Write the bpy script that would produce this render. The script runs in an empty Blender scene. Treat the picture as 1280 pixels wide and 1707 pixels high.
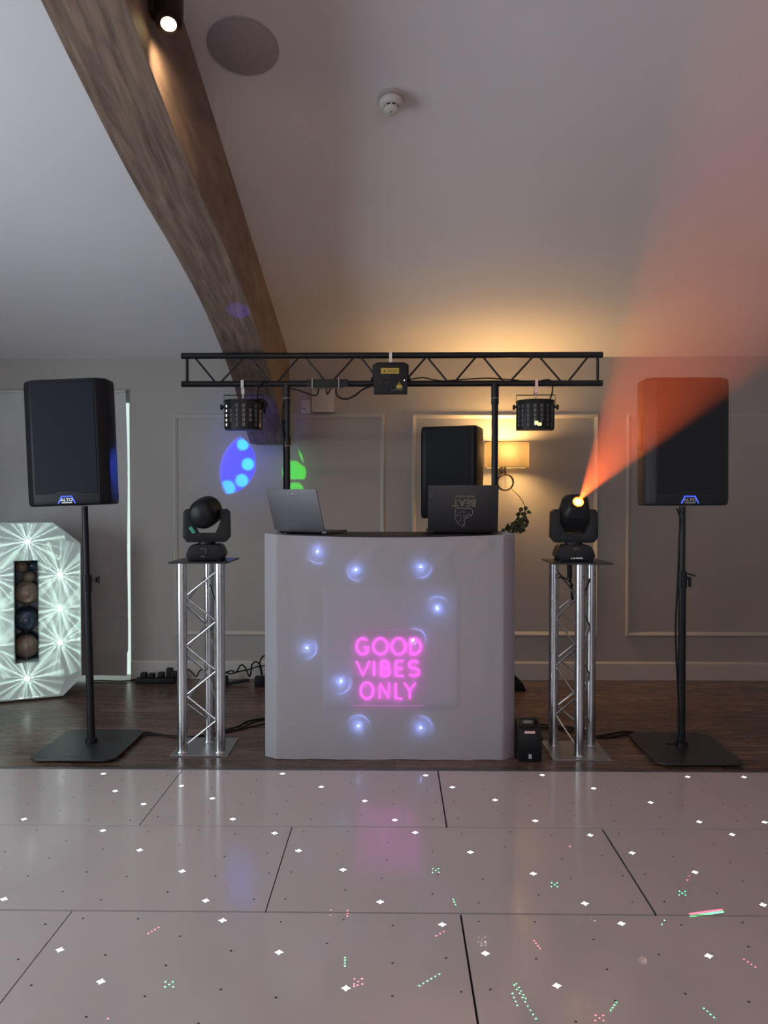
import bpy, bmesh, math, random
from mathutils import Vector, Matrix, Euler
random.seed(7)
R = math.radians
PI = math.pi
SC = bpy.context.scene
COL = SC.collection

# ------------------------------------------------------------------ camera, world, exposure
F = 1265.0                       # focal length in pixels of the 1280x1707 frame
CAMZ = 1.315
PITCH, YAW = R(1.02), R(0.81)
cam = bpy.data.cameras.new('camera'); co = bpy.data.objects.new('camera', cam); COL.objects.link(co)
cam.sensor_fit = 'VERTICAL'; cam.sensor_height = 36.0; cam.lens = F * 36.0 / 1707.0
cam.clip_start = 0.05; cam.clip_end = 100
co.location = (0, 0, CAMZ); co.rotation_euler = (PI / 2 - PITCH, 0, YAW)
SC.camera = co
SC.view_settings.view_transform = 'Standard'
SC.view_settings.look = 'None'
SC.view_settings.gamma = 1.0
SC.view_settings.use_curve_mapping = False
SC.view_settings.exposure = 0.0
SC.cycles.use_denoising = True
SC.cycles.sample_clamp_indirect = 3.0
SC.cycles.max_bounces = 8
SC.cycles.diffuse_bounces = 5
SC.cycles.volume_bounces = 0
SC.cycles.transparent_max_bounces = 12
SC.cycles.caustics_reflective = False
SC.cycles.caustics_refractive = False
W = bpy.data.worlds.new('world'); SC.world = W; W.use_nodes = True
W.node_tree.nodes['Background'].inputs[0].default_value = (0.74, 0.92, 0.86, 1)
W.node_tree.nodes['Background'].inputs[1].default_value = 0.95

def ray(px, py):
    v = Vector(((px - 640) / F, 1.0, -(py - 853.5) / F))
    y = v.y * math.cos(PITCH) + v.z * math.sin(PITCH); z = -v.y * math.sin(PITCH) + v.z * math.cos(PITCH)
    x = v.x * math.cos(YAW) - y * math.sin(YAW); y = v.x * math.sin(YAW) + y * math.cos(YAW)
    return Vector((x, y, z))
def at(px, py, Y):
    v = ray(px, py); t = Y / v.y
    return Vector((v.x * t, Y, CAMZ + v.z * t))
def ground(px, py, z=0.0):
    v = ray(px, py); t = (z - CAMZ) / v.z
    return Vector((v.x * t, v.y * t, z))

def light(name, typ, loc, energy, color=(1, 1, 1), rot=None, aim=None, **kw):
    L = bpy.data.lights.new(name, typ); L.energy = energy; L.color = color
    for k, v in kw.items(): setattr(L, k, v)
    o = bpy.data.objects.new(name, L); COL.objects.link(o); o.location = loc
    if rot: o.rotation_euler = rot
    if aim is not None:
        o.rotation_euler = (Vector(aim) - Vector(loc)).to_track_quat('-Z', 'Y').to_euler()
    return o
# daylight coming in through the windows behind and to the left of the viewer
light('window_daylight', 'AREA', (-3.7, 1.2, 1.25), 116, (0.83, 0.93, 1.0), rot=(0, R(-97), 0), shape='RECTANGLE', size=1.7, size_y=3.0)
light('rear_window_daylight', 'AREA', (0.8, -3.3, 1.3), 42, (0.95, 0.92, 1.0), aim=(0.7, 1.4, 3.2), shape='RECTANGLE', size=4.0, size_y=1.6)

# ------------------------------------------------------------------ materials
def nt(m): return m.node_tree.nodes, m.node_tree.links
def mat(name, col=(0.5, 0.5, 0.5), rough=0.5, metal=0.0, em=None, es=0.0, spec=0.5, bump=0.0, bscale=200.0, coat=0.0):
    m = bpy.data.materials.new(name); m.use_nodes = True
    N, L = nt(m); b = N['Principled BSDF']
    b.inputs['Base Color'].default_value = (*col, 1); b.inputs['Roughness'].default_value = rough
    b.inputs['Metallic'].default_value = metal; b.inputs['Specular IOR Level'].default_value = spec
    b.inputs['Coat Weight'].default_value = coat
    if em: b.inputs['Emission Color'].default_value = (*em, 1); b.inputs['Emission Strength'].default_value = es
    if bump:
        t = N.new('ShaderNodeTexCoord'); n = N.new('ShaderNodeTexNoise'); n.inputs['Scale'].default_value = bscale
        n.inputs['Detail'].default_value = 3
        p = N.new('ShaderNodeBump'); p.inputs['Strength'].default_value = bump; p.inputs['Distance'].default_value = 0.002
        L.new(t.outputs['Object'], n.inputs['Vector']); L.new(n.outputs['Fac'], p.inputs['Height']); L.new(p.outputs['Normal'], b.inputs['Normal'])
    return m
def ramp(N, pts):
    r = N.new('ShaderNodeValToRGB'); e = r.color_ramp.elements
    e[0].position, e[0].color = pts[0][0], (*pts[0][1], 1); e[1].position, e[1].color = pts[-1][0], (*pts[-1][1], 1)
    for p, c in pts[1:-1]:
        q = e.new(p); q.color = (*c, 1)
    return r
def noisy(name, c1, c2, scale, rough=0.5, rr=0.0, stretch=(1, 1, 1), bump=0.0, metal=0.0, detail=4, spec=0.5):
    m = mat(name, c1, rough, metal, spec=spec); N, L = nt(m); b = N['Principled BSDF']
    t = N.new('ShaderNodeTexCoord'); mp = N.new('ShaderNodeMapping'); mp.inputs['Scale'].default_value = stretch
    n = N.new('ShaderNodeTexNoise'); n.inputs['Scale'].default_value = scale; n.inputs['Detail'].default_value = detail
    L.new(t.outputs['Object'], mp.inputs[0]); L.new(mp.outputs[0], n.inputs['Vector'])
    r = ramp(N, [(0.3, c1), (0.7, c2)]); L.new(n.outputs['Fac'], r.inputs[0]); L.new(r.outputs[0], b.inputs['Base Color'])
    if rr:
        q = N.new('ShaderNodeMapRange'); q.inputs[3].default_value = rough - rr; q.inputs[4].default_value = rough + rr
        L.new(n.outputs['Fac'], q.inputs[0]); L.new(q.outputs[0], b.inputs['Roughness'])
    if bump:
        p = N.new('ShaderNodeBump'); p.inputs['Strength'].default_value = bump; p.inputs['Distance'].default_value = 0.003
        L.new(n.outputs['Fac'], p.inputs['Height']); L.new(p.outputs['Normal'], b.inputs['Normal'])
    return m

M = {}
M['wall'] = noisy('wall_paint', (0.365, 0.35, 0.33), (0.39, 0.373, 0.35), 3.0, 0.75, bump=0.02)
M['ceil'] = noisy('ceiling_paint', (0.72, 0.71, 0.745), (0.75, 0.74, 0.775), 2.0, 0.8, bump=0.02)
M['trim'] = mat('trim_paint', (0.50, 0.48, 0.45), 0.45)
def wood_floor():
    m = mat('walnut_floor', (0.1, 0.06, 0.04), 0.3); N, L = nt(m); b = N['Principled BSDF']
    t = N.new('ShaderNodeTexCoord')
    br = N.new('ShaderNodeTexBrick'); br.offset = 0.37
    br.inputs['Scale'].default_value = 1.0; br.inputs['Brick Width'].default_value = 1.6; br.inputs['Row Height'].default_value = 0.16
    br.inputs['Mortar Size'].default_value = 0.0025; br.inputs['Color1'].default_value = (0.36, 0.36, 0.36, 1); br.inputs['Color2'].default_value = (1, 1, 1, 1)
    br.inputs['Mortar'].default_value = (0.08, 0.08, 0.08, 1)
    L.new(t.outputs['Object'], br.inputs['Vector'])
    mp = N.new('ShaderNodeMapping'); mp.inputs['Scale'].default_value = (0.9, 11, 1)
    n = N.new('ShaderNodeTexNoise'); n.inputs['Scale'].default_value = 3.0; n.inputs['Detail'].default_value = 7; n.inputs['Roughness'].default_value = 0.65
    n.inputs['Distortion'].default_value = 0.6
    L.new(t.outputs['Object'], mp.inputs[0]); L.new(mp.outputs[0], n.inputs['Vector'])
    r = ramp(N, [(0.3, (0.08, 0.046, 0.035)), (0.52, (0.17, 0.102, 0.075)), (0.75, (0.32, 0.205, 0.145))]); L.new(n.outputs['Fac'], r.inputs[0])
    mx = N.new('ShaderNodeMix'); mx.data_type = 'RGBA'; mx.blend_type = 'MULTIPLY'; mx.inputs[0].default_value = 0.75
    L.new(r.outputs[0], mx.inputs[6]); L.new(br.outputs['Color'], mx.inputs[7]); L.new(mx.outputs[2], b.inputs['Base Color'])
    q = N.new('ShaderNodeMapRange'); q.inputs[3].default_value = 0.18; q.inputs[4].default_value = 0.36
    L.new(n.outputs['Fac'], q.inputs[0]); L.new(q.outputs[0], b.inputs['Roughness'])
    p = N.new('ShaderNodeBump'); p.inputs['Strength'].default_value = 0.15; p.inputs['Distance'].default_value = 0.002
    L.new(n.outputs['Fac'], p.inputs['Height']); L.new(p.outputs['Normal'], b.inputs['Normal'])
    return m
M['floor'] = wood_floor()
def beam_wood():
    m = mat('oak_beam', (0.2, 0.13, 0.1), 0.62); N, L = nt(m); b = N['Principled BSDF']
    t = N.new('ShaderNodeTexCoord'); mp = N.new('ShaderNodeMapping'); mp.inputs['Scale'].default_value = (7, 0.9, 2.2)
    mp.inputs['Rotation'].default_value = (R(-20), 0, 0)
    n = N.new('ShaderNodeTexNoise'); n.inputs['Scale'].default_value = 2.4; n.inputs['Detail'].default_value = 8; n.inputs['Roughness'].default_value = 0.62; n.inputs['Distortion'].default_value = 1.1
    L.new(t.outputs['Object'], mp.inputs[0]); L.new(mp.outputs[0], n.inputs['Vector'])
    r = ramp(N, [(0.28, (0.11, 0.072, 0.056)), (0.45, (0.21, 0.142, 0.108)), (0.6, (0.27, 0.19, 0.142)), (0.78, (0.40, 0.30, 0.225))]); L.new(n.outputs['Fac'], r.inputs[0])
    n2 = N.new('ShaderNodeTexNoise'); n2.inputs['Scale'].default_value = 40; n2.inputs['Detail'].default_value = 4
    mp2 = N.new('ShaderNodeMapping'); mp2.inputs['Scale'].default_value = (1.2, 0.06, 0.2); L.new(t.outputs['Object'], mp2.inputs[0]); L.new(mp2.outputs[0], n2.inputs['Vector'])
    r2 = ramp(N, [(0.35, (0.62, 0.62, 0.62)), (0.6, (1, 1, 1))]); L.new(n2.outputs['Fac'], r2.inputs[0])
    mx = N.new('ShaderNodeMix'); mx.data_type = 'RGBA'; mx.blend_type = 'MULTIPLY'; mx.inputs[0].default_value = 0.8
    L.new(r.outputs[0], mx.inputs[6]); L.new(r2.outputs[0], mx.inputs[7]); L.new(mx.outputs[2], b.inputs['Base Color'])
    p = N.new('ShaderNodeBump'); p.inputs['Strength'].default_value = 0.5; p.inputs['Distance'].default_value = 0.004
    L.new(n2.outputs['Fac'], p.inputs['Height']); L.new(p.outputs['Normal'], b.inputs['Normal'])
    return m
M['beam'] = beam_wood()
M['dance'] = noisy('gloss_panel', (0.51, 0.465, 0.45), (0.55, 0.50, 0.485), 1.5, 0.13, rr=0.03)
M['seam'] = mat('panel_edge', (0.05, 0.045, 0.045), 0.5)
M['led'] = mat('white_led', (0.9, 0.9, 0.9), 0.3, em=(0.93, 0.97, 1.0), es=5.0)
M['hole'] = mat('unlit_led_lens', (0.03, 0.03, 0.03), 0.4)
M['alu_edge'] = mat('brushed_edge_strip', (0.10, 0.10, 0.11), 0.4, 0.3)
M['black'] = mat('black_plastic', (0.008, 0.009, 0.012), 0.45, spec=0.3, bump=0.15, bscale=500)
M['blackm'] = mat('black_painted_metal', (0.008, 0.008, 0.011), 0.42, spec=0.35, bump=0.05)
M['cab'] = mat('speaker_cabinet', (0.007, 0.008, 0.011), 0.5, spec=0.28, bump=0.1, bscale=700)
def grille():
    m = mat('speaker_grille', (0.012, 0.014, 0.02), 0.55, 0.0, spec=0.15); N, L = nt(m); b = N['Principled BSDF']
    t = N.new('ShaderNodeTexCoord'); v = N.new('ShaderNodeTexVoronoi'); v.inputs['Scale'].default_value = 260; v.inputs['Randomness'].default_value = 0.0
    L.new(t.outputs['Object'], v.inputs['Vector'])
    r = ramp(N, [(0.30, (0.002, 0.002, 0.004)), (0.42, (0.010, 0.012, 0.018))]); L.new(v.outputs['Distance'], r.inputs[0]); L.new(r.outputs[0], b.inputs['Base Color'])
    return m
M['grille'] = grille()
M['blueled'] = mat('blue_led_strip', (0.02, 0.02, 0.3), 0.3, em=(0.05, 0.10, 1.0), es=2.2)
M['silver'] = mat('silver_lettering', (0.62, 0.63, 0.64), 0.35, 0.4)
M['alu'] = noisy('truss_aluminium', (0.50, 0.51, 0.53), (0.66, 0.67, 0.69), 14, 0.27, rr=0.07, metal=1.0, stretch=(1, 1, 0.15))
M['alup'] = noisy('aluminium_plate', (0.40, 0.41, 0.42), (0.50, 0.51, 0.52), 8, 0.36, rr=0.05, metal=0.9)
M['chrome'] = mat('bright_clamp_metal', (0.72, 0.71, 0.68), 0.28, 1.0)
M['plate'] = mat('black_plate', (0.024, 0.026, 0.03), 0.36, bump=0.05)
M['rubber'] = mat('black_rubber_cable', (0.006, 0.006, 0.008), 0.55, spec=0.25)
M['laptopgrey'] = noisy('grey_laptop_lid', (0.17, 0.17, 0.19), (0.19, 0.19, 0.21), 5, 0.42, metal=0.35)
M['laptopblack'] = mat('black_laptop_lid', (0.022, 0.022, 0.026), 0.4)
M['screen'] = mat('laptop_screen', (0.01, 0.01, 0.012), 0.15)
M['sticker'] = mat('faded_gold_lettering', (0.17, 0.155, 0.11), 0.6)
M['outline'] = mat('grey_outline_print', (0.24, 0.24, 0.25), 0.6)
M['print'] = mat('dark_print', (0.010, 0.010, 0.012), 0.6)
M['yellow'] = mat('yellow_warning_label', (0.50, 0.36, 0.06), 0.5)
M['yellowink'] = mat('label_ink', (0.05, 0.035, 0.01), 0.6)
M['white'] = mat('white_plastic', (0.62, 0.61, 0.60), 0.4)
M['offwhite'] = mat('off_white_plastic', (0.50, 0.48, 0.46), 0.45)
M['greyv'] = noisy('grey_speaker_mesh', (0.36, 0.335, 0.37), (0.39, 0.36, 0.395), 60, 0.7)
M['blind'] = noisy('grey_blind_cloth', (0.42, 0.42, 0.415), (0.52, 0.52, 0.51), 2.5, 0.85, bump=0.4, stretch=(1.6, 1, 0.7))
M['letter'] = mat('white_letter_face', (0.52, 0.60, 0.57), 0.55)
M['letterside'] = mat('white_letter_side', (0.6, 0.66, 0.63), 0.5)
M['bulb'] = mat('lit_bulb_glass', (0.9, 0.95, 0.93), 0.2, em=(0.86, 1.0, 0.94), es=3.5)
M['bronze'] = mat('dark_bronze', (0.022, 0.014, 0.010), 0.42, 0.5)
M['lampface'] = mat('lit_halogen_face', (1, 0.9, 0.7), 0.3, em=(1.0, 0.80, 0.42), es=11)
M['leaf'] = noisy('ivy_leaf', (0.028, 0.04, 0.014), (0.07, 0.085, 0.03), 30, 0.55)
M['stem'] = mat('ivy_stem', (0.07, 0.05, 0.025), 0.6)
M['glassg'] = mat('derby_lens', (0.10, 0.10, 0.105), 0.15, coat=0.6)
M['ledw'] = mat('lit_white_diode', (1, 1, 1), 0.3, em=(0.92, 1.0, 0.88), es=1.6)
M['ledy'] = mat('lit_yellow_diode', (1, 1, 0.6), 0.3, em=(0.75, 0.85, 0.32), es=1.0)
M['orange'] = mat('lit_orange_lens', (1, 0.5, 0.1), 0.3, em=(1.0, 0.42, 0.05), es=5.5)
M['orangecore'] = mat('lit_lens_core', (1, 0.9, 0.4), 0.3, em=(1.0, 0.78, 0.22), es=9)
M['orangering'] = mat('lit_lens_bezel', (0.4, 0.1, 0.02), 0.3, em=(1.0, 0.22, 0.03), es=1.2)
M['balloon'] = mat('bronze_balloon', (0.23, 0.16, 0.12), 0.25, coat=0.5)
M['navy'] = mat('navy_balloon', (0.02, 0.035, 0.07), 0.2, coat=0.5)
M['slot'] = mat('slot_lining', (0.16, 0.20, 0.19), 0.5)
M['pinkneon'] = mat('lit_pink_neon', (1, 0.2, 0.9), 0.4, em=(1.0, 0.03, 0.86), es=5.0)
M['pinkdim'] = mat('lit_acrylic_edge', (1, 0.2, 0.9), 0.4, em=(1.0, 0.15, 0.85), es=1.2)
M['signboard'] = mat('dark_clear_acrylic', (0.12, 0.10, 0.13), 0.3)
M['acrylic'] = mat('clear_acrylic', (0.75, 0.72, 0.78), 0.3)
M['blueb'] = mat('lit_blue_white_diode', (0.8, 0.9, 1), 0.3, em=(0.42, 0.60, 1.0), es=60)
M['bluer'] = mat('glowing_rim_reflection', (0.3, 0.4, 1), 0.3, em=(0.25, 0.36, 1.0), es=5)  # emissive stand-in for the ring reflection around each diode
M['greenrefl'] = mat('green_reflection_paint', (0.05, 0.32, 0.22), 0.4)  # flat colour standing in for reflected green light
M['tabletop'] = mat('black_table_board', (0.012, 0.012, 0.014), 0.45)
M['powder'] = mat('grey_frame_metal', (0.2, 0.2, 0.21), 0.5, 0.4)

def mixed(name, col, tr, tp, rough=0.8, tcol=None):
    """cloth: diffuse front with translucency and a little open weave"""
    m = bpy.data.materials.new(name); m.use_nodes = True; N, L = nt(m)
    for n in list(N):
        if n.type != 'OUTPUT_MATERIAL': N.remove(n)
    out = [n for n in N if n.type == 'OUTPUT_MATERIAL'][0]
    d = N.new('ShaderNodeBsdfDiffuse'); d.inputs[0].default_value = (*col, 1)
    t = N.new('ShaderNodeBsdfTranslucent'); t.inputs[0].default_value = (*(tcol or col), 1)
    x = N.new('ShaderNodeBsdfTransparent')
    a = N.new('ShaderNodeMixShader'); a.inputs[0].default_value = tr; L.new(d.outputs[0], a.inputs[1]); L.new(t.outputs[0], a.inputs[2])
    b = N.new('ShaderNodeMixShader'); b.inputs[0].default_value = tp; L.new(a.outputs[0], b.inputs[1]); L.new(x.outputs[0], b.inputs[2])
    L.new(b.outputs[0], out.inputs[0])
    return m
M['scrim'] = mixed('white_stretch_scrim', (0.54, 0.535, 0.575), 0.34, 0.10)
M['shade'] = mixed('linen_shade', (0.36, 0.31, 0.23), 0.5, 0.03, tcol=(0.072, 0.060, 0.040))

# ------------------------------------------------------------------ geometry helpers
class MB:
    def __init__(s): s.v = []; s.f = []
    def add(s, vs, fs, X=None):
        n = len(s.v); s.v += [(X @ Vector(v)) if X else Vector(v) for v in vs]; s.f += [tuple(i + n for i in f) for f in fs]; return s
    def box(s, c, d, X=None, rot=None):
        hx, hy, hz = d[0] / 2, d[1] / 2, d[2] / 2
        vs = [Vector((sx * hx, sy * hy, sz * hz)) for sx in (-1, 1) for sy in (-1, 1) for sz in (-1, 1)]
        if rot: E = Euler(rot).to_matrix(); vs = [E @ v for v in vs]
        vs = [v + Vector(c) for v in vs]
        return s.add(vs, [(0, 1, 3, 2), (4, 6, 7, 5), (0, 4, 5, 1), (2, 3, 7, 6), (0, 2, 6, 4), (1, 5, 7, 3)], X)
    def span(s, a, b, X=None):
        return s.box([(a[i] + b[i]) / 2 for i in range(3)], [abs(b[i] - a[i]) for i in range(3)], X)
    def prism(s, poly, a, b, axis='y', X=None, scale_b=1.0, off=(0, 0)):
        """poly in the two other axes, swept a->b along axis"""
        n = len(poly)
        def P(p, t):
            if axis == 'y': return (p[0], t, p[1])
            if axis == 'x': return (t, p[0], p[1])
            return (p[0], p[1], t)
        vs = [P(p, a) for p in poly] + [P((p[0] * scale_b + off[0], p[1] * scale_b + off[1]), b) for p in poly]
        fs = [tuple(range(n))[::-1], tuple(range(n, 2 * n))] + [(i, (i + 1) % n, n + (i + 1) % n, n + i) for i in range(n)]
        return s.add(vs, fs, X)
    def tube(s, pts, r, seg=10, closed=False, caps=True, X=None):
        pts = [Vector(p) for p in pts]; n = len(pts); rings = []
        prev = None
        for i, p in enumerate(pts):
            if closed: d = pts[(i + 1) % n] - pts[i - 1]
            else: d = pts[min(i + 1, n - 1)] - pts[max(i - 1, 0)]
            d.normalize()
            if prev is None:
                u = d.orthogonal().normalized()
            else:
                u = (prev - d * prev.dot(d)); u = u.normalized() if u.length > 1e-6 else d.orthogonal().normalized()
            prev = u; w = d.cross(u); rr = r[i] if isinstance(r, (list, tuple)) else r
            rings.append([p + (u * math.cos(2 * PI * k / seg) + w * math.sin(2 * PI * k / seg)) * rr for k in range(seg)])
        vs = [v for q in rings for v in q]; fs = []
        for i in range(n if closed else n - 1):
            j = (i + 1) % n
            for k in range(seg):
                fs.append((i * seg + k, i * seg + (k + 1) % seg, j * seg + (k + 1) % seg, j * seg + k))
        if caps and not closed: fs += [tuple(range(seg))[::-1], tuple(range((n - 1) * seg, n * seg))]
        return s.add(vs, fs, X)
    def lathe(s, prof, seg=32, X=None, cap=True):
        """prof: list of (r, z) about z"""
        vs = []; fs = []
        for r, z in prof: vs += [(r * math.cos(2 * PI * k / seg), r * math.sin(2 * PI * k / seg), z) for k in range(seg)]
        for i in range(len(prof) - 1):
            for k in range(seg): fs.append((i * seg + k, i * seg + (k + 1) % seg, (i + 1) * seg + (k + 1) % seg, (i + 1) * seg + k))
        if cap: fs += [tuple(range(seg))[::-1], tuple(range((len(prof) - 1) * seg, len(prof) * seg))]
        return s.add(vs, fs, X)
    def ball(s, c, r, seg=20, sc=(1, 1, 1), X=None):
        prof = [(max(1e-4, math.sin(PI * i / 12)) * r, -math.cos(PI * i / 12) * r) for i in range(13)]
        T = Matrix.Translation(c) @ Matrix.Diagonal((*sc, 1))
        return s.lathe(prof, seg, (X @ T) if X else T)
    def build(s, name, m, parent=None, smooth=False, bevel=0.0, segs=2, auto=None):
        me = bpy.data.meshes.new(name); me.from_pydata([tuple(v) for v in s.v], [], s.f); me.update()
        bm = bmesh.new(); bm.from_mesh(me); bmesh.ops.recalc_face_normals(bm, faces=bm.faces)
        if bevel:
            es = [e for e in bm.edges if len(e.link_faces) == 2 and e.calc_face_angle(0) > R(25)]
            bmesh.ops.bevel(bm, geom=es, offset=bevel, segments=segs, affect='EDGES', profile=0.6, clamp_overlap=True)
        if smooth or auto or bevel:
            ang = R(auto or 40)
            for f in bm.faces: f.smooth = True
            for e in bm.edges:
                if len(e.link_faces) == 2 and e.calc_face_angle(0) > ang: e.smooth = False
        bm.to_mesh(me); bm.free()
        me.materials.append(M[m] if isinstance(m, str) else m)
        o = bpy.data.objects.new(name, me); COL.objects.link(o)
        if parent: o.parent = parent
        return o
def tag(o, label=None, cat=None, group=None, kind=None):
    if label: o['label'] = label
    if cat: o['category'] = cat
    if group: o['group'] = group
    if kind: o['kind'] = kind
    return o
def thing(name, loc, label, cat, group=None, rot=(0, 0, 0)):
    o = bpy.data.objects.new(name, None); o.empty_display_size = 0.1; COL.objects.link(o); o.location = loc; o.rotation_euler = rot
    return tag(o, label, cat, group)
def dup(root, loc, rot=None, label=None, parent=None):
    r = root.copy(); COL.objects.link(r); r.location = loc
    if rot is not None: r.rotation_euler = rot
    if label: r['label'] = label
    if parent: r.parent = parent
    for ch in list(root.children):
        c = ch.copy(); COL.objects.link(c); c.parent = r
        for g in list(ch.children):
            d = g.copy(); COL.objects.link(d); d.parent = c
    return r
def text(name, body, m, parent, loc, size, rot=(PI / 2, 0, 0), ext=0.0006, align='CENTER', bold=0.0, sx=1.0):
    cu = bpy.data.curves.new(name, 'FONT'); cu.body = body; cu.size = size; cu.extrude = ext; cu.align_x = align; cu.align_y = 'CENTER'; cu.offset = bold
    t = bpy.data.objects.new(name + '_tmp', cu); COL.objects.link(t)
    dg = bpy.context.evaluated_depsgraph_get(); me = bpy.data.meshes.new_from_object(t.evaluated_get(dg)); me.name = name
    COL.objects.unlink(t); bpy.data.objects.remove(t); bpy.data.curves.remove(cu)
    me.materials.clear(); me.materials.append(M[m])
    o = bpy.data.objects.new(name, me); COL.objects.link(o); o.parent = parent; o.location = loc; o.rotation_euler = rot; o.scale = (sx, 1, 1)
    return o
def smoothpts(P, n=8, closed=False):
    P = [Vector(p) for p in P]; out = []; N_ = len(P)
    for i in range(N_ if closed else N_ - 1):
        if closed: p0, p1, p2, p3 = P[i - 1], P[i], P[(i + 1) % N_], P[(i + 2) % N_]
        else: p0, p1, p2, p3 = P[max(i - 1, 0)], P[i], P[i + 1], P[min(i + 2, N_ - 1)]
        for k in range(n):
            t = k / n
            out.append(0.5 * ((2 * p1) + (p2 - p0) * t + (2 * p0 - 5 * p1 + 4 * p2 - p3) * t * t + (3 * p1 - p0 - 3 * p2 + p3) * t ** 3))
    if not closed: out.append(P[-1])
    return out
def struct(o): o['kind'] = 'structure'; return o

# ------------------------------------------------------------------ the room
WY = 5.51; CZ = 2.335; SL = 0.26; RY = 1.0; XL, XR, YB = -3.8, 3.3, -3.6
def ceil_z(y): return CZ + SL * (WY - y)
struct(MB().span((XL, YB, -0.1), (XR, WY + 0.12, 0)).build('floor', 'floor'))
DX0, DX1, DZ = -3.3, at(217, 900, WY).x, 2.07      # the glazed doorway behind the blind
mb = MB(); mb.span((XL, WY, 0), (DX0, WY + 0.12, CZ)); mb.span((DX0, WY, DZ), (DX1, WY + 0.12, CZ)); mb.span((DX1, WY, 0), (XR, WY + 0.12, CZ))
struct(mb.build('wall_back', 'wall'))
gz = lambda y: CZ + SL * (WY - y) if y > RY else CZ + SL * (WY - RY) * (y - YB) / (RY - YB)
cp = [(WY + 0.12, CZ), (RY, gz(RY)), (YB, CZ), (YB, CZ + 0.1), (RY, gz(RY) + 0.1), (WY + 0.12, CZ + 0.1)]
cp[0] = (WY + 0.12, CZ - 0.031); 
struct(MB().prism(cp, XL, XR, 'x').build('ceiling', 'ceil'))
for nm, x0, x1 in (('wall_left', XL - 0.1, XL), ('wall_right', XR, XR + 0.1)):
    struct(MB().prism([(WY + 0.12, 0), (RY, 0), (YB, 0), (YB, CZ), (RY, gz(RY)), (WY + 0.12, CZ)], x0, x1, 'x').build(nm, 'wall'))
struct(MB().span((XL, YB - 0.1, 0), (XR, YB, CZ)).build('wall_front', 'wall'))
# doorway frame behind the blind
fr = MB(); fr.span((DX0, WY + 0.05, 0), (DX0 + 0.05, WY + 0.1, DZ)); fr.span((DX0, WY + 0.05, DZ - 0.05), (DX1, WY + 0.1, DZ))
fr.span((-2.62, WY + 0.05, 0), (-2.56, WY + 0.1, DZ))
struct(fr.build('door_1', 'trim'))
def moulding(name, x0, x1, z0, z1, w=0.034):
    m = MB()
    # profile around a rectangle, mitred
    prof = [(0, 0), (0.004, 0.012), (0.012, 0.018), (0.022, 0.012), (0.03, 0.006), (w, 0)]
    loops = []
    for t, h in prof:
        loops.append([(x0 + t, WY - h, z0 + t), (x1 - t, WY - h, z0 + t), (x1 - t, WY - h, z1 - t), (x0 + t, WY - h, z1 - t)])
    vs = [p for l in loops for p in l]; fs = []
    for i in range(len(prof) - 1):
        for k in range(4): fs.append((i * 4 + k, i * 4 + (k + 1) % 4, (i + 1) * 4 + (k + 1) % 4, (i + 1) * 4 + k))
    m.add(vs, fs)
    return struct(m.build(name, 'trim'))
zt, zb = at(640, 690, WY).z, at(640, 1060, WY).z
moulding('trim_1', at(289, 700, WY).x, at(641, 700, WY).x, zb, zt)
moulding('trim_2', at(686, 700, WY).x, at(998, 700, WY).x, zb, zt)
moulding('trim_3', at(1044, 700, WY).x, 2.95, zb, zt)
bb = MB(); bx0 = DX1 + 0.005
bb.prism([(WY, 0), (WY - 0.018, 0), (WY - 0.018, 0.118), (WY - 0.010, 0.130), (WY, 0.132)], bx0, XR, 'x')
struct(bb.build('baseboard_back', 'trim'))

# the curved oak rib
BL, BR = -1.005, -0.765
low = [(WY, 1.705), (5.27, 1.70), (5.12, 1.78), (4.64, 2.08), (4.04, 2.305), (3.5, 2.43), (3.03, 2.51), (2.73, 2.575), (2.39, 2.665), (2.15, 2.735), (1.8, 2.83), (1.4, 2.92), (RY, 2.98)]
lowpts = [Vector((p[0], p[1], 0)) for p in low[2:]]
curve = [(low[0][0] , low[0][1]), low[1]] + [(p.x, p.y) for p in smoothpts(lowpts, 5)]
poly = curve + [(RY, ceil_z(RY) - 0.002), (WY, CZ - 0.002)]
bm_ = MB(); n = len(poly)
# sweep with a quad strip instead of one ngon so that the concave outline is safe
up = [(y, (ceil_z(y) - 0.002)) for y, z in curve]
vs = []; 
for x in (BL, BR): vs += [(x, y, z) for y, z in curve] + [(x, y, z) for y, z in up]
k = len(curve); fs = []
for s in (0, 2 * k):
    for i in range(k - 1): fs.append((s + i, s + i + 1, s + k + i + 1, s + k + i))
for i in range(k - 1):
    fs.append((i, i + 1, 2 * k + i + 1, 2 * k + i)); fs.append((k + i, k + i + 1, 3 * k + i + 1, 3 * k + i))
fs.append((0, k, 3 * k, 2 * k)); fs.append((k - 1, 2 * k - 1, 4 * k - 1, 3 * k - 1))
bm_.add(vs, fs)
ob = bm_.build('timber_beam', 'beam', auto=35)
tag(ob, 'curved oak roof beam sweeping down the sloped ceiling to the back wall', 'beam')

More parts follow.
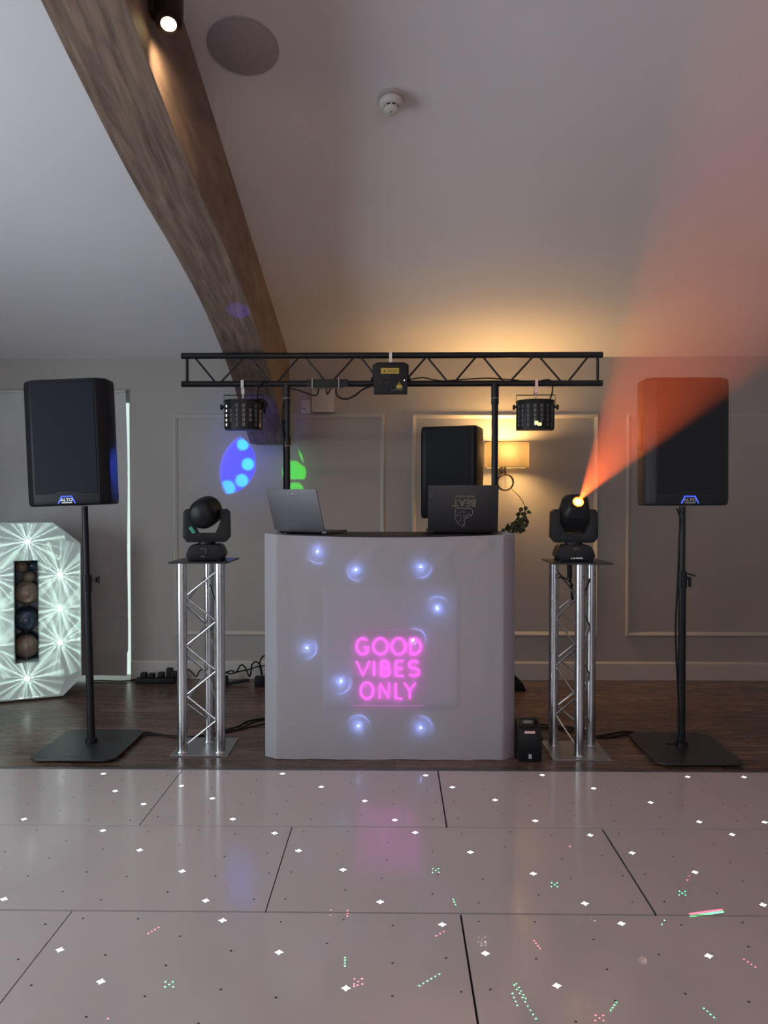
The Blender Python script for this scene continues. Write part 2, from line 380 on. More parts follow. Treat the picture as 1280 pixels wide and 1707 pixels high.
# ------------------------------------------------------------------ dance floor
DZF = 0.027
lit = [(.051, .408), (.223, .268), (.356, .06), (.481, .565), (.678, .405), (.878, .25), (1.007, .06), (1.150, .552)]
unlit = [(.045, .25), (.05, .075), (.05, .57), (.19, .385), (.22, .57), (.24, .13), (.36, .21), (.375, .34), (.375, .48), (.525, .11), (.54, .41), (.55, .24),
         (.66, .56), (.67, .06), (.70, .21), (.81, .45), (.85, .575), (.87, .11), (1.0, .36), (1.0, .22), (1.0, .545), (1.16, .07), (1.15, .385), (1.18, .24)]
PWX, PWY = 1.209, 0.612
star = []  # LED outline widened to a star, its glare drawn into the shape
for i in range(16):
    a = 2 * PI * i / 16; r = 0.0118 if i % 4 == 0 else (0.0062 if i % 2 == 0 else 0.0075)
    star.append((r * math.cos(a), r * math.sin(a)))
def panel(loc, label):
    turned = loc[:2] in ((-2.216, 2.958), (1.413, 2.958), (-2.216, 1.722))     # laid the other way round
    fl_ = (lambda x, y: (PWX - x, PWY - y)) if turned else (lambda x, y: (x, y))
    t = thing('dance_floor_panel', loc, label, 'dance floor panel', 'panels of the starlit dance floor')
    g = 0.0016
    b = MB().span((g, g, 0.004), (PWX - g, PWY - g, DZF)); b.build('board', 'dance', t)
    MB().span((0, 0, 0), (PWX, PWY, 0.018)).build('frame', 'seam', t)
    for x, y in lit: o = MB().prism(star, 0, 0.0012, 'z').build('lit_led', 'led', t) if not hasattr(panel, 'l') else None; \
        o = o or bpy.data.objects.new('lit_led', panel.l); panel.l = o.data; \
        (COL.objects.link(o) if o.name not in COL.objects else None); o.parent = t; o.location = (*fl_(x, y), DZF - 0.0006)
    for x, y in unlit:
        if not hasattr(panel, 'u'): o = MB().lathe([(0.0034, 0), (0.0034, 0.0009)], 10).build('unlit_led', 'hole', t); panel.u = o.data
        else: o = bpy.data.objects.new('unlit_led', panel.u); COL.objects.link(o); o.parent = t
        o.location = (*fl_(x, y), DZF - 0.0004)
    return t
rows = [(2.958, [(-2.216, 'far row of the starlit white dance floor, panel in front of the left speaker stand'),
                 (-1.006, 'far row of the starlit white dance floor, panel in front of the left half of the booth'),
                 (.206, 'far row of the starlit white dance floor, panel with blue glint left, below the right silver tower'),
                 (1.413, 'far row of the starlit white dance floor, panel in the right corner below the right speaker stand')]),
        (2.340, [(-1.612, 'middle row dance floor panel at the left, mirroring the glowing letter and blue light spot'),
                 (-.402, 'middle row dance floor panel in the centre with pink sign reflection at its upper edge'),
                 (.812, 'middle row dance floor panel at the right, beside the red and green laser bar')]),
        (1.722, [(-2.216, 'nearest row dance floor panel, only a corner showing at the left edge of the picture'),
                 (-1.006, 'nearest row dance floor panel, large one at lower left and centre'),
                 (.206, 'nearest row dance floor panel, large one at lower right with most laser dots')])]
for y0, ps in rows:
    for x0, lb in ps: panel((x0, y0, 0), lb)
ed = MB(); ed.prism([(3.572, 0), (3.572, DZF), (3.61, 0.022), (3.64, 0.001), (3.64, 0)], -2.216, 2.62, 'x')
tag(ed.build('edge_ramp', 'alu_edge'), 'dark sloping edge strip along the far side of the dance floor', 'edge strip')

# ------------------------------------------------------------------ loudspeakers and stands
def speaker(loc, rot, label, sc=1.0, logo=True, g=None, plan=None):
    t = thing('loudspeaker', loc, label, 'speaker', g, rot=rot)
    H = 0.655 * sc
    plan = plan or [(-.172, 0), (.172, 0), (.217, .036), (.214, .15), (.185, .21), (.125, .335), (-.125, .335), (-.185, .21), (-.214, .15), (-.217, .036)]
    plan = [(x * sc, y * sc) for x, y in plan]
    n = len(plan); lev = [(0, 0.965, 0.006), (0.008, 0.99, 0.002), (0.03, 1, 0), (H * .5, 1, .0), (H - 0.03, 1, 0), (H - 0.006, 0.985, 0.003), (H, 0.95, 0.010)]
    vs = []
    for z, k, oy in lev: vs += [(x * k, (y - .17 * sc) * k + .17 * sc + oy * (1 if y < .1 * sc else 0), z) for x, y in plan]
    fs = [tuple(range(n))[::-1], tuple(range((len(lev) - 1) * n, len(lev) * n))]
    for i in range(len(lev) - 1):
        for q in range(n): fs.append((i * n + q, i * n + (q + 1) % n, (i + 1) * n + (q + 1) % n, (i + 1) * n + q))
    MB().add(vs, fs).build('cabinet', 'cab', t, bevel=0.006, segs=2)
    gpts = []
    gr = MB(); z0, z1 = 0.062 * sc, H - 0.022
    gx = .163 * sc
    prof = [(-gx, z0), (-.07 * sc, z0), (-.05 * sc, z0 + .012), (.05 * sc, z0 + .012), (.07 * sc, z0), (gx, z0), (gx, z1), (-gx, z1)]
    gr.prism(prof, -0.0025, 0.002, 'y'); gr = gr.build('grille', 'grille', t, bevel=0.002, segs=1)
    for s in ((-1, 1) if logo else ()):
        h = MB(); h.box((s * .213 * sc, .10 * sc, H * .57), (.012, .05 * sc, .17 * sc)); h.build('handle', 'black', t, bevel=0.003)
    if logo:
        a = 0.043; zb_, zt_ = 0.012, 0.047
        MB().tube([(-a, -.004, zb_), (-a * .60, -.004, zt_), (a * .60, -.004, zt_), (a, -.004, zb_)], 0.0028, 6).build('light_strip', 'blueled', gr)['label'] = 'glowing blue bracket strip around the logo'
        text('logo_lettering', 'ALTO', 'silver', gr, (0, -.0045, 0.0285), 0.0215, bold=0.0006, sx=1.12)
        MB().span((-.027, -.005, .0125), (.027, -.003, .0165)).build('logo_bar', 'silver', gr)
    MB().lathe([(0.03, -0.002), (0.03, 0.02)], 20, Matrix.Translation((0, .165 * sc, 0))).build('pole_socket', 'black', t, smooth=True)
    return t
def stand(base, top, label, knob_right=True, plate=True, clampz=0.875):
    bx, by, _ = base; t = thing('speaker_stand', (bx, by, 0), label, 'speaker stand')
    T = Vector(top) - Vector((bx, by, 0)); d = T.normalized()
    if plate:
        c = 0.045; hx, hy = .218, .252
        out = [(-hx + c, -hy), (hx - c, -hy), (hx - c * .3, -hy + c * .5), (hx, -hy + c), (hx, hy - c), (hx - c, hy), (-hx + c, hy), (-hx, hy - c), (-hx, -hy + c), (-hx + c * .3, -hy + c * .5)]
        MB().prism([(x, y - .018) for x, y in out], 0.012, 0.020, 'z').build('base_plate', 'plate', t, bevel=0.0015, segs=1)
        MB().prism([(-.05, -.017), (.0, -.017), (.035, -.017), (.045, -.010), (.035, .008), (-.035, .008), (-.05, -.004)], 0.0195, 0.0212, 'z', Matrix.Translation((.0 if not knob_right else -.005, -hy + .040, 0))).build('carry_slot', 'hole', t)
        for sx in (-1, 1):
            for sy in (-1, 1): MB().lathe([(.014, 0), (.016, .012)], 12, Matrix.Translation((sx * .19, sy * .19, 0))).build('foot', 'rubber', t)
    m = d * (clampz / d.z)
    MB().tube([d * 0.02, m], 0.0195, 20).build('lower_pole', 'blackm', t, smooth=True)
    MB().tube([d * 0.02, d * 0.045], 0.030, 20).build('pole_flange', 'blackm', t, smooth=True)
    MB().tube([m - d * .05, m + d * .035], 0.025, 20).build('clamp_collar', 'black', t, smooth=True)
    MB().tube([m, T - d * 0.005], 0.0165, 18).build('upper_pole', 'blackm', t, smooth=True)
    k = MB(); s = 1
    if knob_right == 1:
        k.tube([m + Vector((.02, 0, .01)), m + Vector((.05, 0, .01))], .006, 10)
        k.tube([m + Vector((.045, 0, .01)), m + Vector((.053, 0, .01))], .014, 12)
        for dz in (-.016, .016): k.tube([m + Vector((.058, 0, .01)), m + Vector((.064, 0, .01 + dz * 1.2))], .007, 8)
    else:
        k.tube([m + Vector((.018, -.01, 0)), m + Vector((.04, -.01, 0))], .008, 10)
        k.box(m + Vector((.045, -.01, .018)), (.035, .02, .008), rot=(0, R(18), 0)); k.box(m + Vector((.036, -.01, -.02)), (.012, .016, .05))
    k.build('tightening_knob', 'black', t, bevel=0)
    return t
stand((-1.609, 3.985, 0), (-1.637, 3.985, 1.279), 'black speaker pole stand with square floor plate, beside the glowing letter at the left', 1)
speaker((-1.662, 3.83, 1.279), (0, R(-2.2), 0), 'black loudspeaker with blue lit logo on the left pole stand before the grey blind', sc=.985)
stand((1.500, 3.97, 0), (1.500, 3.98, 1.279), 'black speaker pole stand with square floor plate at the far right, cable taped along it', 2, clampz=0.90)
speaker((1.478, 3.825, 1.279), (0, R(-.3), R(2)), 'black loudspeaker with blue lit logo on the right pole stand', sc=.985)
stand((.367, 4.86, 0), (.367, 4.86, 1.190), 'short pole stand hidden behind the booth carrying the smaller rear loudspeaker', 1, clampz=0.8)
speaker((.33, 4.72, 1.190), (0, 0, R(-19)), 'smaller black loudspeaker without visible logo standing behind the open black laptop', sc=0.88, logo=False, plan=[(-.185, 0), (.185, 0), (.203, .014), (.203, .15), (.198, .25), (.125, .335), (-.125, .335), (-.198, .25), (-.203, .15), (-.203, .014)])

# ------------------------------------------------------------------ overhead truss
TY = 4.35
tx = lambda px: at(px, 620, TY).x
tzt, tzb = at(650, 592.5, TY).z, at(650, 639.5, TY).z
ot = thing('lighting_truss', (at(650, 600, TY).x, TY, 0), 'black ladder truss bar on two uprights spanning above the booth', 'lighting truss')
ox = ot.location.x
def tube_part(name, a, b, r, m='blackm', parent=ot, off=None, seg=14):
    o_ = off or Vector((ox, TY, 0))
    return MB().tube([Vector(a) - o_, Vector(b) - o_], r, seg).build(name, m, parent, smooth=True)
xl, xr = tx(303), tx(1004)
xm = (xl + xr) / 2
for z, nm in ((tzt, 'top_chord'), (tzb, 'bottom_chord')): tube_part(nm, (xl, TY, z), (xr, TY, z), 0.0175)
for px in (312, 996): tube_part('end_post', (tx(px), TY, tzt), (tx(px), TY, tzb), 0.008)
dg = [(325, 1, 359), (407, 1, 368), (417, 1, 451), (498, 1, 462), (509, 1, 543), (590, 1, 553), (601, 1, 634), (710, 1, 674), (709 - 4, 1, 667), (712, 1, 746), (793, 1, 758), (805, 1, 839), (888, 1, 850), (899, 1, 935), (980, 1, 947)]
dg = [d_ for d_ in dg if d_[0] not in (705,)]
for a, _, b in dg: tube_part('brace', (tx(a), TY, tzt - .01), (tx(b), TY, tzb + .01), 0.0058, seg=8)
for px in (478, 825):
    x = tx(px)
    tube_part('upright', (x, TY, 0.02), (x, TY, tzb), 0.0185)
    tube_part('upright_sleeve', (x, TY, tzb - .12), (x, TY, tzb - .005), 0.0215)
    MB().span((x - ox - .12, -.05, 0), (x - ox + .12, .05, .02)).build('foot_plate', 'blackm', ot, bevel=.003)
x478 = tx(478) - ox
for z in (at(478, 664, TY).z, at(478, 743, TY).z, at(825, 664, TY).z):
    xx = x478 if z != at(825, 664, TY).z else tx(825) - ox
    MB().tube([(xx + .020 * math.cos(a), .020 * math.sin(a), z) for a in [2 * PI * i / 16 for i in range(16)]], .0022, 6, closed=True).build('cable_tie', 'offwhite', ot)
MB().lathe([(.023, 0), (.023, .05)], 20, Matrix.Translation((x478, 0, at(478, 742, TY).z + .0))).build('upright_joint', 'blackm', ot, smooth=True)

# effect lights hung on the truss
def clamp_parts(t, zc, r=0.0175):
    """half coupler around the bar whose centre sits at local (0,0,zc)"""
    c = MB(); c.tube([(0, (r + .004) * math.cos(a), zc + (r + .004) * math.sin(a)) for a in [PI * i / 12 - .1 for i in range(15)]] , .004, 6)
    c.box((0, -r - .006, zc - .004), (.016, .006, .045)); c.box((0, 0, zc - r - .022), (.018, .02, .03))
    c.build('hanging_clamp', 'chrome', t)
    b = MB(); b.tube([(0, 0, zc - r - .03), (0, 0, zc - r - .068)], .004, 8); b.lathe([(.009, 0), (.009, .009)], 6, Matrix.Translation((0, 0, zc - r - .047))); b.build('clamp_bolt', 'chrome', t)
def derby(px, label, left):
    x = tx(px); zc = tzb; top = at(px, 670, TY).z; bot = at(px, 717, TY).z; H = top - bot; hw = .104
    t = thing('derby_effect_light', (x, TY, zc), label, 'stage light', 'derby lights hanging from the truss')
    zt_, zb_ = top - zc, bot - zc
    clamp_parts(t, 0)
    # half round drum
    arc = [(hw * math.cos(PI + PI * i / 20), -.0 + .085 * math.sin(PI + PI * i / 20)) for i in range(21)]
    body = arc + [(hw, .05), (-hw, .05)]
    hs = MB().prism(body, zb_, zt_, 'z').build('housing', 'black', t, bevel=.003)
    tp = MB().prism([(p[0] * 1.02, p[1] * 1.03) for p in body], zt_ + .0005, zt_ + .008, 'z'); tp.build('top_cover', 'blackm', t, bevel=.002)
    br = MB(); zz = zc * 0 + at(px, 659, TY).z - zc
    br.tube([(-hw - .006, 0, zt_ - .035), (-hw - .006, 0, zz), (hw + .006, 0, zz + .002), (hw + .006, 0, zt_ - .035)], .003, 6)
    br.build('bracket', 'blackm', t)
    for s in (-1, 1):
        MB().tube([(s * (hw - .002), 0, zt_ - .030), (s * (hw + .018), 0, zt_ - .030)], .006, 10).tube([(s * (hw + .014), 0, zt_ - .030), (s * (hw + .025), 0, zt_ - .030)], .015, 14).build('knob', 'black', t)
    # lens windows set in columns round the drum
    cols = 8
    for ci in range(cols):
        a = PI + PI * (ci + .75) / (cols + .5)
        cx, cy = (hw + .001) * math.cos(a), (.085 + .001) * math.sin(a); ta = math.atan2(-hw * math.cos(a) * 0 + math.sin(a) / .085, math.cos(a) / hw)
        T = Matrix.Translation((cx, cy, 0)) @ Matrix.Rotation(ta + PI / 2, 4, 'Z')
        MB().box((0, 0, (zt_ + zb_) / 2 - .006), (.005, .004, H - .03), T @ Matrix.Translation((-.0135, 0, 0))).build('rib', 'blackm', hs)
        for ri in range(5):
            z = zt_ - .03 - ri * (H - .045) / 4.4
            on = (left and ci == 1)
            if left and ci in (2, 5) and ri in (0, 4) : continue
            if (not left) and ri == 4 and ci == 4: continue
            if on:
                MB().box((0, -.001, z), (.006, .003, .014), T).build('lit_diode', 'ledw', hs, bevel=.001, segs=1)
            else:
                MB().box((0, 0, z), (.017, .003, .0215), T).build('lens', 'glassg', hs, bevel=.001, segs=1)
    if not left:
        for (dx, dz, w, h) in ((-.012, .033, .02, .022), (.006, .026, .022, .018)):
            MB().box((dx, -.0875, zb_ + dz), (w, .004, h)).build('lit_diode', 'ledy', hs, bevel=.001, segs=1)
    return t
d1 = derby(405, 'derby light at the left of the truss with a column of lit white diodes', True)
d2 = derby(893, 'derby light at the right of the truss with one yellow-green lit cell', False)
# coil of flex hanging off the left derby light
tag(MB().tube(smoothpts([(tx(428), TY + .02, at(428, 669, TY).z), (tx(433), TY - .02, at(433, 667, TY).z), (tx(440), TY - .03, at(441, 668, TY).z), (tx(445), TY - .02, at(445, 675, TY).z), (tx(441), TY - .03, at(441, 683, TY).z), (tx(437), TY, at(437, 676, TY).z), (tx(441), TY, at(441, 671, TY).z), (tx(440), TY + .01, at(440, 688, TY).z)]), .007, 8).build('cable_plug', 'rubber'), 'bunched black plug and flex tucked behind the left derby light', 'cable')

# laser projector in the middle
LYf = TY - .11
lx = tx(651); lw = at(679, 630, LYf).x - at(623, 630, LYf).x; lzt, lzb = at(651, 606, LYf).z, at(651, 655, LYf).z; LH = lzt - lzb
ls = thing('laser_projector', (lx, TY, tzt), 'black laser projector box with yellow warning label clamped mid truss', 'laser')
clamp_parts(ls, 0)
x0 = at(651, 630, LYf).x - lx
q = tzt
MB().span((x0 - lw / 2, -.11, lzb - q), (x0 + lw / 2, -.035, lzt - q)).build('housing', 'black', ls, bevel=.003)
MB().tube([(x0 - lw / 2 - .004, -.06, lzb - q + .09), (x0 - lw / 2 - .004, -.06, lzt - q + .0), (x0 - lw / 2 + .02, -.06, lzt - q + .012), (x0 + lw / 2 - .02, -.06, lzt - q + .012), (x0 + lw / 2 + .004, -.06, lzt - q), (x0 + lw / 2 + .004, -.06, lzb - q + .09)], .004, 6).build('bracket', 'blackm', ls)
for s in (-1, 1): MB().tube([(x0 + s * lw / 2, -.06, lzb - q + .085), (x0 + s * (lw / 2 + .018), -.06, lzb - q + .085)], .011, 12).build('knob', 'black', ls)
def lp(px, py): p = at(px, py, LYf); return (p.x - lx, p.z - q)
a, b = lp(635, 613.5), lp(665, 623)
MB().span((a[0], -.1115, b[1]), (b[0], -.1095, a[1])); wl = MB().span((a[0], -.1115, b[1]), (b[0], -.1095, a[1])).build('warning_label', 'yellow', ls)
a2, b2 = lp(638.5, 616), lp(645, 620.5)
mb = MB(); mb.prism([(a2[0], b2[1]), (a2[0] + .016, b2[1]), (a2[0] + .008, a2[1])], -.1122, -.1116, 'y')
for i in range(3): mb.span((a2[0] + .022, -.1122, b2[1] + .0005 + i * .005), (b[0] - .008, -.1116, b2[1] + .0025 + i * .005))
mb.build('label_print', 'yellowink', wl)
c = lp(665.5, 638); h = lp(665.5, 647.5)
MB().prism([(c[0] - .009, c[1] - .012), (c[0] + .009, c[1] - .012), (c[0], c[1] + .006)], -.1118, -.1095, 'y').build('warning_triangle', 'yellow', ls)
MB().prism([(c[0] - .0035, c[1] - .0085), (c[0] + .0035, c[1] - .0085), (c[0], c[1] + .0005)], -.1124, -.1117, 'y').build('label_print', 'yellowink', ls)
MB().span((h[0] - .016, -.1118, h[1]), (h[0] + .016, -.1095, c[1] - .014)).build('small_warning_label', 'yellow', ls)
c = lp(674, 634); MB().lathe([(.003, 0), (.003, .002)], 10, Matrix.Translation((c[0], -.1095, c[1])) @ Matrix.Rotation(PI / 2, 4, 'X')).build('power_light', mat('lit_white_power_light', (1, 1, 1), em=(0.95, 0.92, 1), es=3), ls)
c = lp(644, 638); MB().lathe([(.024, 0), (.024, .004), (.018, .004), (.016, .001)], 24, Matrix.Translation((c[0], -.1095, c[1])) @ Matrix.Rotation(PI / 2, 4, 'X')).build('aperture', 'blackm', ls, smooth=True)
# illegible swoosh maker's mark
c = lp(652, 651.5); e = lp(672, 650)
MB().tube(smoothpts([(c[0], -.1105, c[1]), (c[0] + .02, -.1105, c[1] + .004), (e[0] - .02, -.1105, e[1] + .003), (e[0] - .012, -.1105, e[1] - .006), (e[0] - .006, -.1105, e[1] + .003), (e[0], -.1105, e[1] + .002)], 4), .0012, 4).build('swoosh_mark', 'outline', ls)

# cables and distribution strip on the truss
pz = TY - .005
ps = thing('power_strip', (tx(546), TY - .03, tzb), 'black power strip tied along the truss bar beside the laser', 'power strip')
psx = ps.location.x
MB().span((tx(521) - psx, -.012, -.026), (tx(573) - psx, .012, .020)).build('body', 'black', ps, bevel=.004)
MB().span((tx(513) - psx, -.012, -.020), (tx(521) - psx, .012, .018)).build('end_cap', 'black', ps, bevel=.003)
MB().span((tx(573) - psx, -.012, -.020), (tx(581) - psx, .012, .020)).build('end_cap', 'black', ps, bevel=.003)
for px in (521.5, 565.5): MB().span((tx(px) - psx - .002, -.0145, -.032), (tx(px) - psx + .002, .05, .026)).build('cable_tie', 'offwhite', ps)
def cable(name, pts, r, label, cat='cable', group=None, m='rubber', n=8):
    return tag(MB().tube(smoothpts(pts, n), r, 7).build(name, m, None, smooth=True), label, cat, group)
A = lambda px, py, dy=0.0: at(px, py, TY + dy)
cable('truss_cable', [A(484, 648, -.02), A(495, 650, -.03), A(510, 655, -.03), A(523, 659, -.03), A(529, 657, -.03), A(531, 648, -.03)], .0045, 'thin black cable sagging from the left upright to the power strip')
cable('truss_cable', [A(544, 648, -.03), A(545, 657, -.03), A(549, 652, -.03), A(551, 648, -.03)], .0045, 'short loop of black cable hanging below the middle of the power strip')
cable('truss_cable', [A(560, 648, -.03), A(561, 658, -.03), A(569, 664, -.03), A(580, 664.5, -.03), A(592, 659, -.03), A(602, 651, -.02), A(612, 646, -.02), A(622, 642, -.03)], .005, 'thicker black cable looping from the power strip toward the laser')
cable('truss_cable', [A(679, 634, -.04), A(692, 631, -.02), A(705, 629.5, -.02), A(722, 633, -.02), A(740, 635, -.02), A(765, 633, -.02), A(790, 631.5, -.02), A(815, 630.5, -.02), A(835, 632, -.02), A(855, 633, -.02), A(874, 636, -.02), A(880, 637, -.02)], .0038, 'long thin black cable wandering along the truss right of the laser')
cable('truss_cable', [A(900, 636, -.02), A(910, 633, -.025), A(918, 635, -.025), A(921, 645, -.025), A(920, 656, -.02), A(916, 667, -.02), A(914, 671, -.01)], .0045, 'black cable dropping from the truss into the right derby light')
cable('truss_cable', [A(446, 637, -.02), A(438, 638, -.025), A(432, 645, -.025), A(430, 655, -.025), A(429, 668, -.01)], .0045, 'black cable dropping from the truss into the left derby light')
cable('upright_cable', [A(474, 666, -.02), A(471, 680, -.02), A(470, 700, -.02), A(470, 715, -.02), A(472, 735, -.02), A(473, 760, -.02), A(473, 800, -.02), A(473, 860, -.02)], .004, 'black cable tied down the left upright of the truss')
tag(MB().tube(smoothpts([A(471, 700, -.02), A(470, 712, -.02), A(472, 728, -.02), A(473, 736, -.02)], 4), [.004] + [.009] * 11 + [.004], 8).build('inline_connector', 'rubber', smooth=True), 'black inline cable connector on the left upright', 'connector')

# ------------------------------------------------------------------ silver towers with moving heads
def tower(cx, cy, back, label):
    t = thing('truss_tower', (cx, cy, 0), label, 'truss tower')
    TZ = 0.988
    MB().span((-.148, -.148, 0), (.148, .148, .006)).build('base_plate', 'alup', t, bevel=.001, segs=1)
    MB().span((-.15, -.15, TZ - .004), (.15, .15, TZ + .004)).build('top_plate', 'plate', t, bevel=.001, segs=1)['label'] = 'black top plate'
    if back: P3 = [(-.098, -.085), (.098, -.085), (.0, .085)]
    else: P3 = [(.0, -.085), (-.098, .080), (.098, .080)]
    for x, y in P3:
        MB().tube([(x, y, .006), (x, y, TZ - .004)], .0255, 24).build('leg_tube', 'alu', t, smooth=True)
        MB().lathe([(.032, .006), (.029, .012)], 24, Matrix.Translation((x, y, 0))).build('tube_collar', 'alu', t, smooth=True)
        MB().lathe([(.0035, 0), (.0035, .002)], 8, Matrix.Translation((x + .012, y - .0240, .06)) @ Matrix.Rotation(PI / 2, 4, 'X')).build('bolt_hole', 'hole', t)
        MB().lathe([(.0035, 0), (.0035, .002)], 8, Matrix.Translation((x + .012, y - .0240, TZ - .07)) @ Matrix.Rotation(PI / 2, 4, 'X')).build('bolt_hole', 'hole', t)
    for e in range(3):
        p, q_ = Vector((*P3[e], 0)), Vector((*P3[(e + 1) % 3], 0)); d = (q_ - p).normalized()
        p2, q2 = p + d * .022, q_ - d * .022
        nseg = 7; ph = [0.015, 0.06, 0.10][e]
        for i in range(nseg):
            z0 = ph + .03 + i * .128; z1 = z0 + .122
            if z1 > TZ - .02: break
            a_, b_ = (p2, q2) if (i + e) % 2 == 0 else (q2, p2)
            MB().tube([a_ + Vector((0, 0, z0)), b_ + Vector((0, 0, z1))], .0052, 8).build('brace', 'alu', t, smooth=True)
    return t
tw1 = tower(-.999, 3.975, True, 'silver triangular truss tower left of the booth with two tubes facing forward')
tw2 = tower(.941, 3.945, False, 'silver triangular truss tower right of the booth with one tube facing forward')
def moving_head(loc, rz, label, lit_):
    t = thing('moving_head_light', loc, label, 'moving head light', rot=(0, 0, rz))
    b = MB(); X = Matrix()
    prof = [(-.080, .006), (-.096, .028), (-.090, .05), (-.077, .076), (-.064, .085), (.064, .085), (.077, .076), (.090, .05), (.096, .028), (.080, .006)]
    b.prism(prof, -.085, .085, 'y'); b.build('base', 'black', t, bevel=.005)
    for sx in (-1, 1):
        for sy in (-1, 1): MB().lathe([(.012, -.0), (.012, .008)], 10, Matrix.Translation((sx * .075, sy * .065, 0))).build('foot', 'rubber', t)
    MB().lathe([(.045, .083), (.045, .100)], 24).build('pan_bearing', 'black', t, smooth=True)
    # yoke: octagonal outer outline with a trapezoid window
    hw = .119; z0, z1 = .096, .268
    outer = [(-hw + .022, z0), (hw - .022, z0), (hw, z0 + .027), (hw - .003, z1 - .015), (hw - .018, z1), (hw - .046, z1), (hw - .046, z1 - .07), (.048, z0 + .046), (-.048, z0 + .046), (-hw + .046, z1 - .07), (-hw + .046, z1), (-hw + .018, z1), (-hw + .003, z1 - .015), (-hw, z0 + .027)]
    y = MB()
    vs = [(p[0], -.043, p[1]) for p in outer] + [(p[0], .043, p[1]) for p in outer]; n_ = len(outer)
    quads = [(0, 1, 7, 8), (1, 2, 6, 7), (2, 3, 5, 6), (3, 4, 5), (8, 9, 13, 0), (9, 10, 12, 13), (10, 11, 12)]
    fs = [q_[::-1] for q_ in quads] + [tuple(i + n_ for i in q_) for q_ in quads] + [(i, (i + 1) % n_, n_ + (i + 1) % n_, n_ + i) for i in range(n_)]
    y.add(vs, fs); y.build('yoke', 'black', t, bevel=.004)
    h = MB(); hc = Vector((0, 0, .247))
    if lit_:
        # body tilted so that the lens looks out towards the room and up
        T = Matrix.Translation(hc) @ Matrix.Rotation(R(-28), 4, 'X')
        oc = [(-.068, -.045), (-.05, -.068), (.05, -.068), (.068, -.045), (.068, .045), (.05, .068), (-.05, .068), (-.068, .045)]
        h.prism([(p[0], p[1]) for p in oc], -.075, .10, 'y', T)
        h.prism([(p[0], p[1]) for p in oc], -.075, -.115, 'y', T, scale_b=.62, off=(0, .008))
        h = h.build('head', 'black', t, bevel=.006)
        L = T @ Matrix.Translation((0.0, -.114, .008)) @ Matrix.Rotation(PI / 2, 4, 'X')
        L = Matrix.Translation((.0, -.112, .303)) @ Matrix.Rotation(R(62), 4, 'X')
        tb = MB().lathe([(.030, -.06), (.030, .004), (.026, .006), (.026, -.004)], 28, L); tb.build('lens_barrel', 'black', h, smooth=True)
        MB().lathe([(.0275, .0045), (.0285, .008), (.026, .0085), (.0255, .0045)], 28, L, cap=False).build('lens_bezel', 'orangering', h, smooth=True)
        MB().lathe([(.026, .001), (.02, .004), (.001, .006)], 28, L).build('lens', 'orange', h, smooth=True)
        MB().lathe([(.016, .005), (.010, .008), (.001, .009)], 24, L).build('lens_glow', 'orangecore', h, smooth=True)
        mb = MB(); mb.prism([(-.03, .016), (-.026, .026), (-.021, .016)], -.0895, -.0865, 'y'); mb.span((-.017, -.0895, .016), (-.009, -.0865, .024)); mb.span((-.005, -.0895, .017), (.03, -.0865, .024)); mb.build('front_badge', 'silver', t)
        MB().span((-.016, -.0875, .066), (.012, -.0855, .069)).build('status_mark', 'outline', t)
    else:
        T = Matrix.Translation(hc + Vector((-.006, 0, .004)))
        prof = [(.001, -.095), (.045, -.092), (.066, -.075), (.073, -.05), (.076, .0), (.073, .05), (.055, .08), (.001, .088)]
        T2 = T @ Matrix.Rotation(R(180 - 12), 4, 'Z') @ Matrix.Rotation(R(78), 4, 'X')
        h.lathe(prof[::-1] if False else prof, 36, T2 @ Matrix.Diagonal((1.0, 1.06, 1, 1))); h = h.build('head', 'black', t, smooth=True)
        MB().lathe([(.026, .08), (.026, .094), (.02, .095)], 24, T2).build('lens_barrel', 'blackm', h, smooth=True)
        MB().tube([(-.070, -.03, .20), (-.074, -.03, .245), (-.068, -.03, .285)], .004, 8).build('head_seam', 'outline', t)
        MB().prism([(-.088, .171), (-.072, .178), (-.05, .147), (-.068, .141)], -.0448, -.0425, 'y').build('green_reflection', 'greenrefl', t)['label'] = 'small green reflection painted inside the yoke'  # green light reflection painted as a flat patch on the yoke
        MB().tube([(-.02, -.087, .066), (.004, -.087, .066), (.008, -.087, .06), (.008, -.087, .04)], .0012, 5).build('display_outline', 'outline', t)
        MB().span((-.02, -.087, .024), (.006, -.0855, .0265)).build('status_mark', 'outline', t)
    return t
moving_head((-.984, 3.965, .992), R(4), 'unlit black moving head light on the left silver tower, head turned away', False)
mh = moving_head((.926, 3.945, .992), R(-2), 'black moving head light on the right silver tower shining an orange beam', True)
# lead hanging inside the right tower
cable('tower_cable', [(.900, 3.97, .985), (.908, 3.96, .93), (.918, 3.95, .86), (.925, 3.96, .80), (.938, 3.97, .775), (.943, 3.97, .79)], .006, 'black lead dangling inside the top of the right silver tower')
tag(MB().tube([(.911, 3.96, .984), (.911, 3.96, .90)], .013, 8).build('cable_plug', 'rubber'), 'thick black plug hanging under the right tower top plate', 'plug')
cable('tower_cable', [(.853, 3.97, .90), (.873, 3.96, .905), (.903, 3.955, .89), (.928, 3.955, .86)], .004, 'thin lead crossing between tubes near the right tower top')

# ------------------------------------------------------------------ the booth
BYf = 3.79
bt = thing('dj_booth', (-.028, BYf, 0), 'white cloth covered booth with pink words showing through its front', 'booth')
bxo = -.028
p_l, p_r = at(438.5, 1100, BYf).x - bxo, at(860.5, 1100, BYf).x - bxo
c_l, c_r = at(460, 1100, BYf).x - bxo, at(839, 1100, BYf).x - bxo
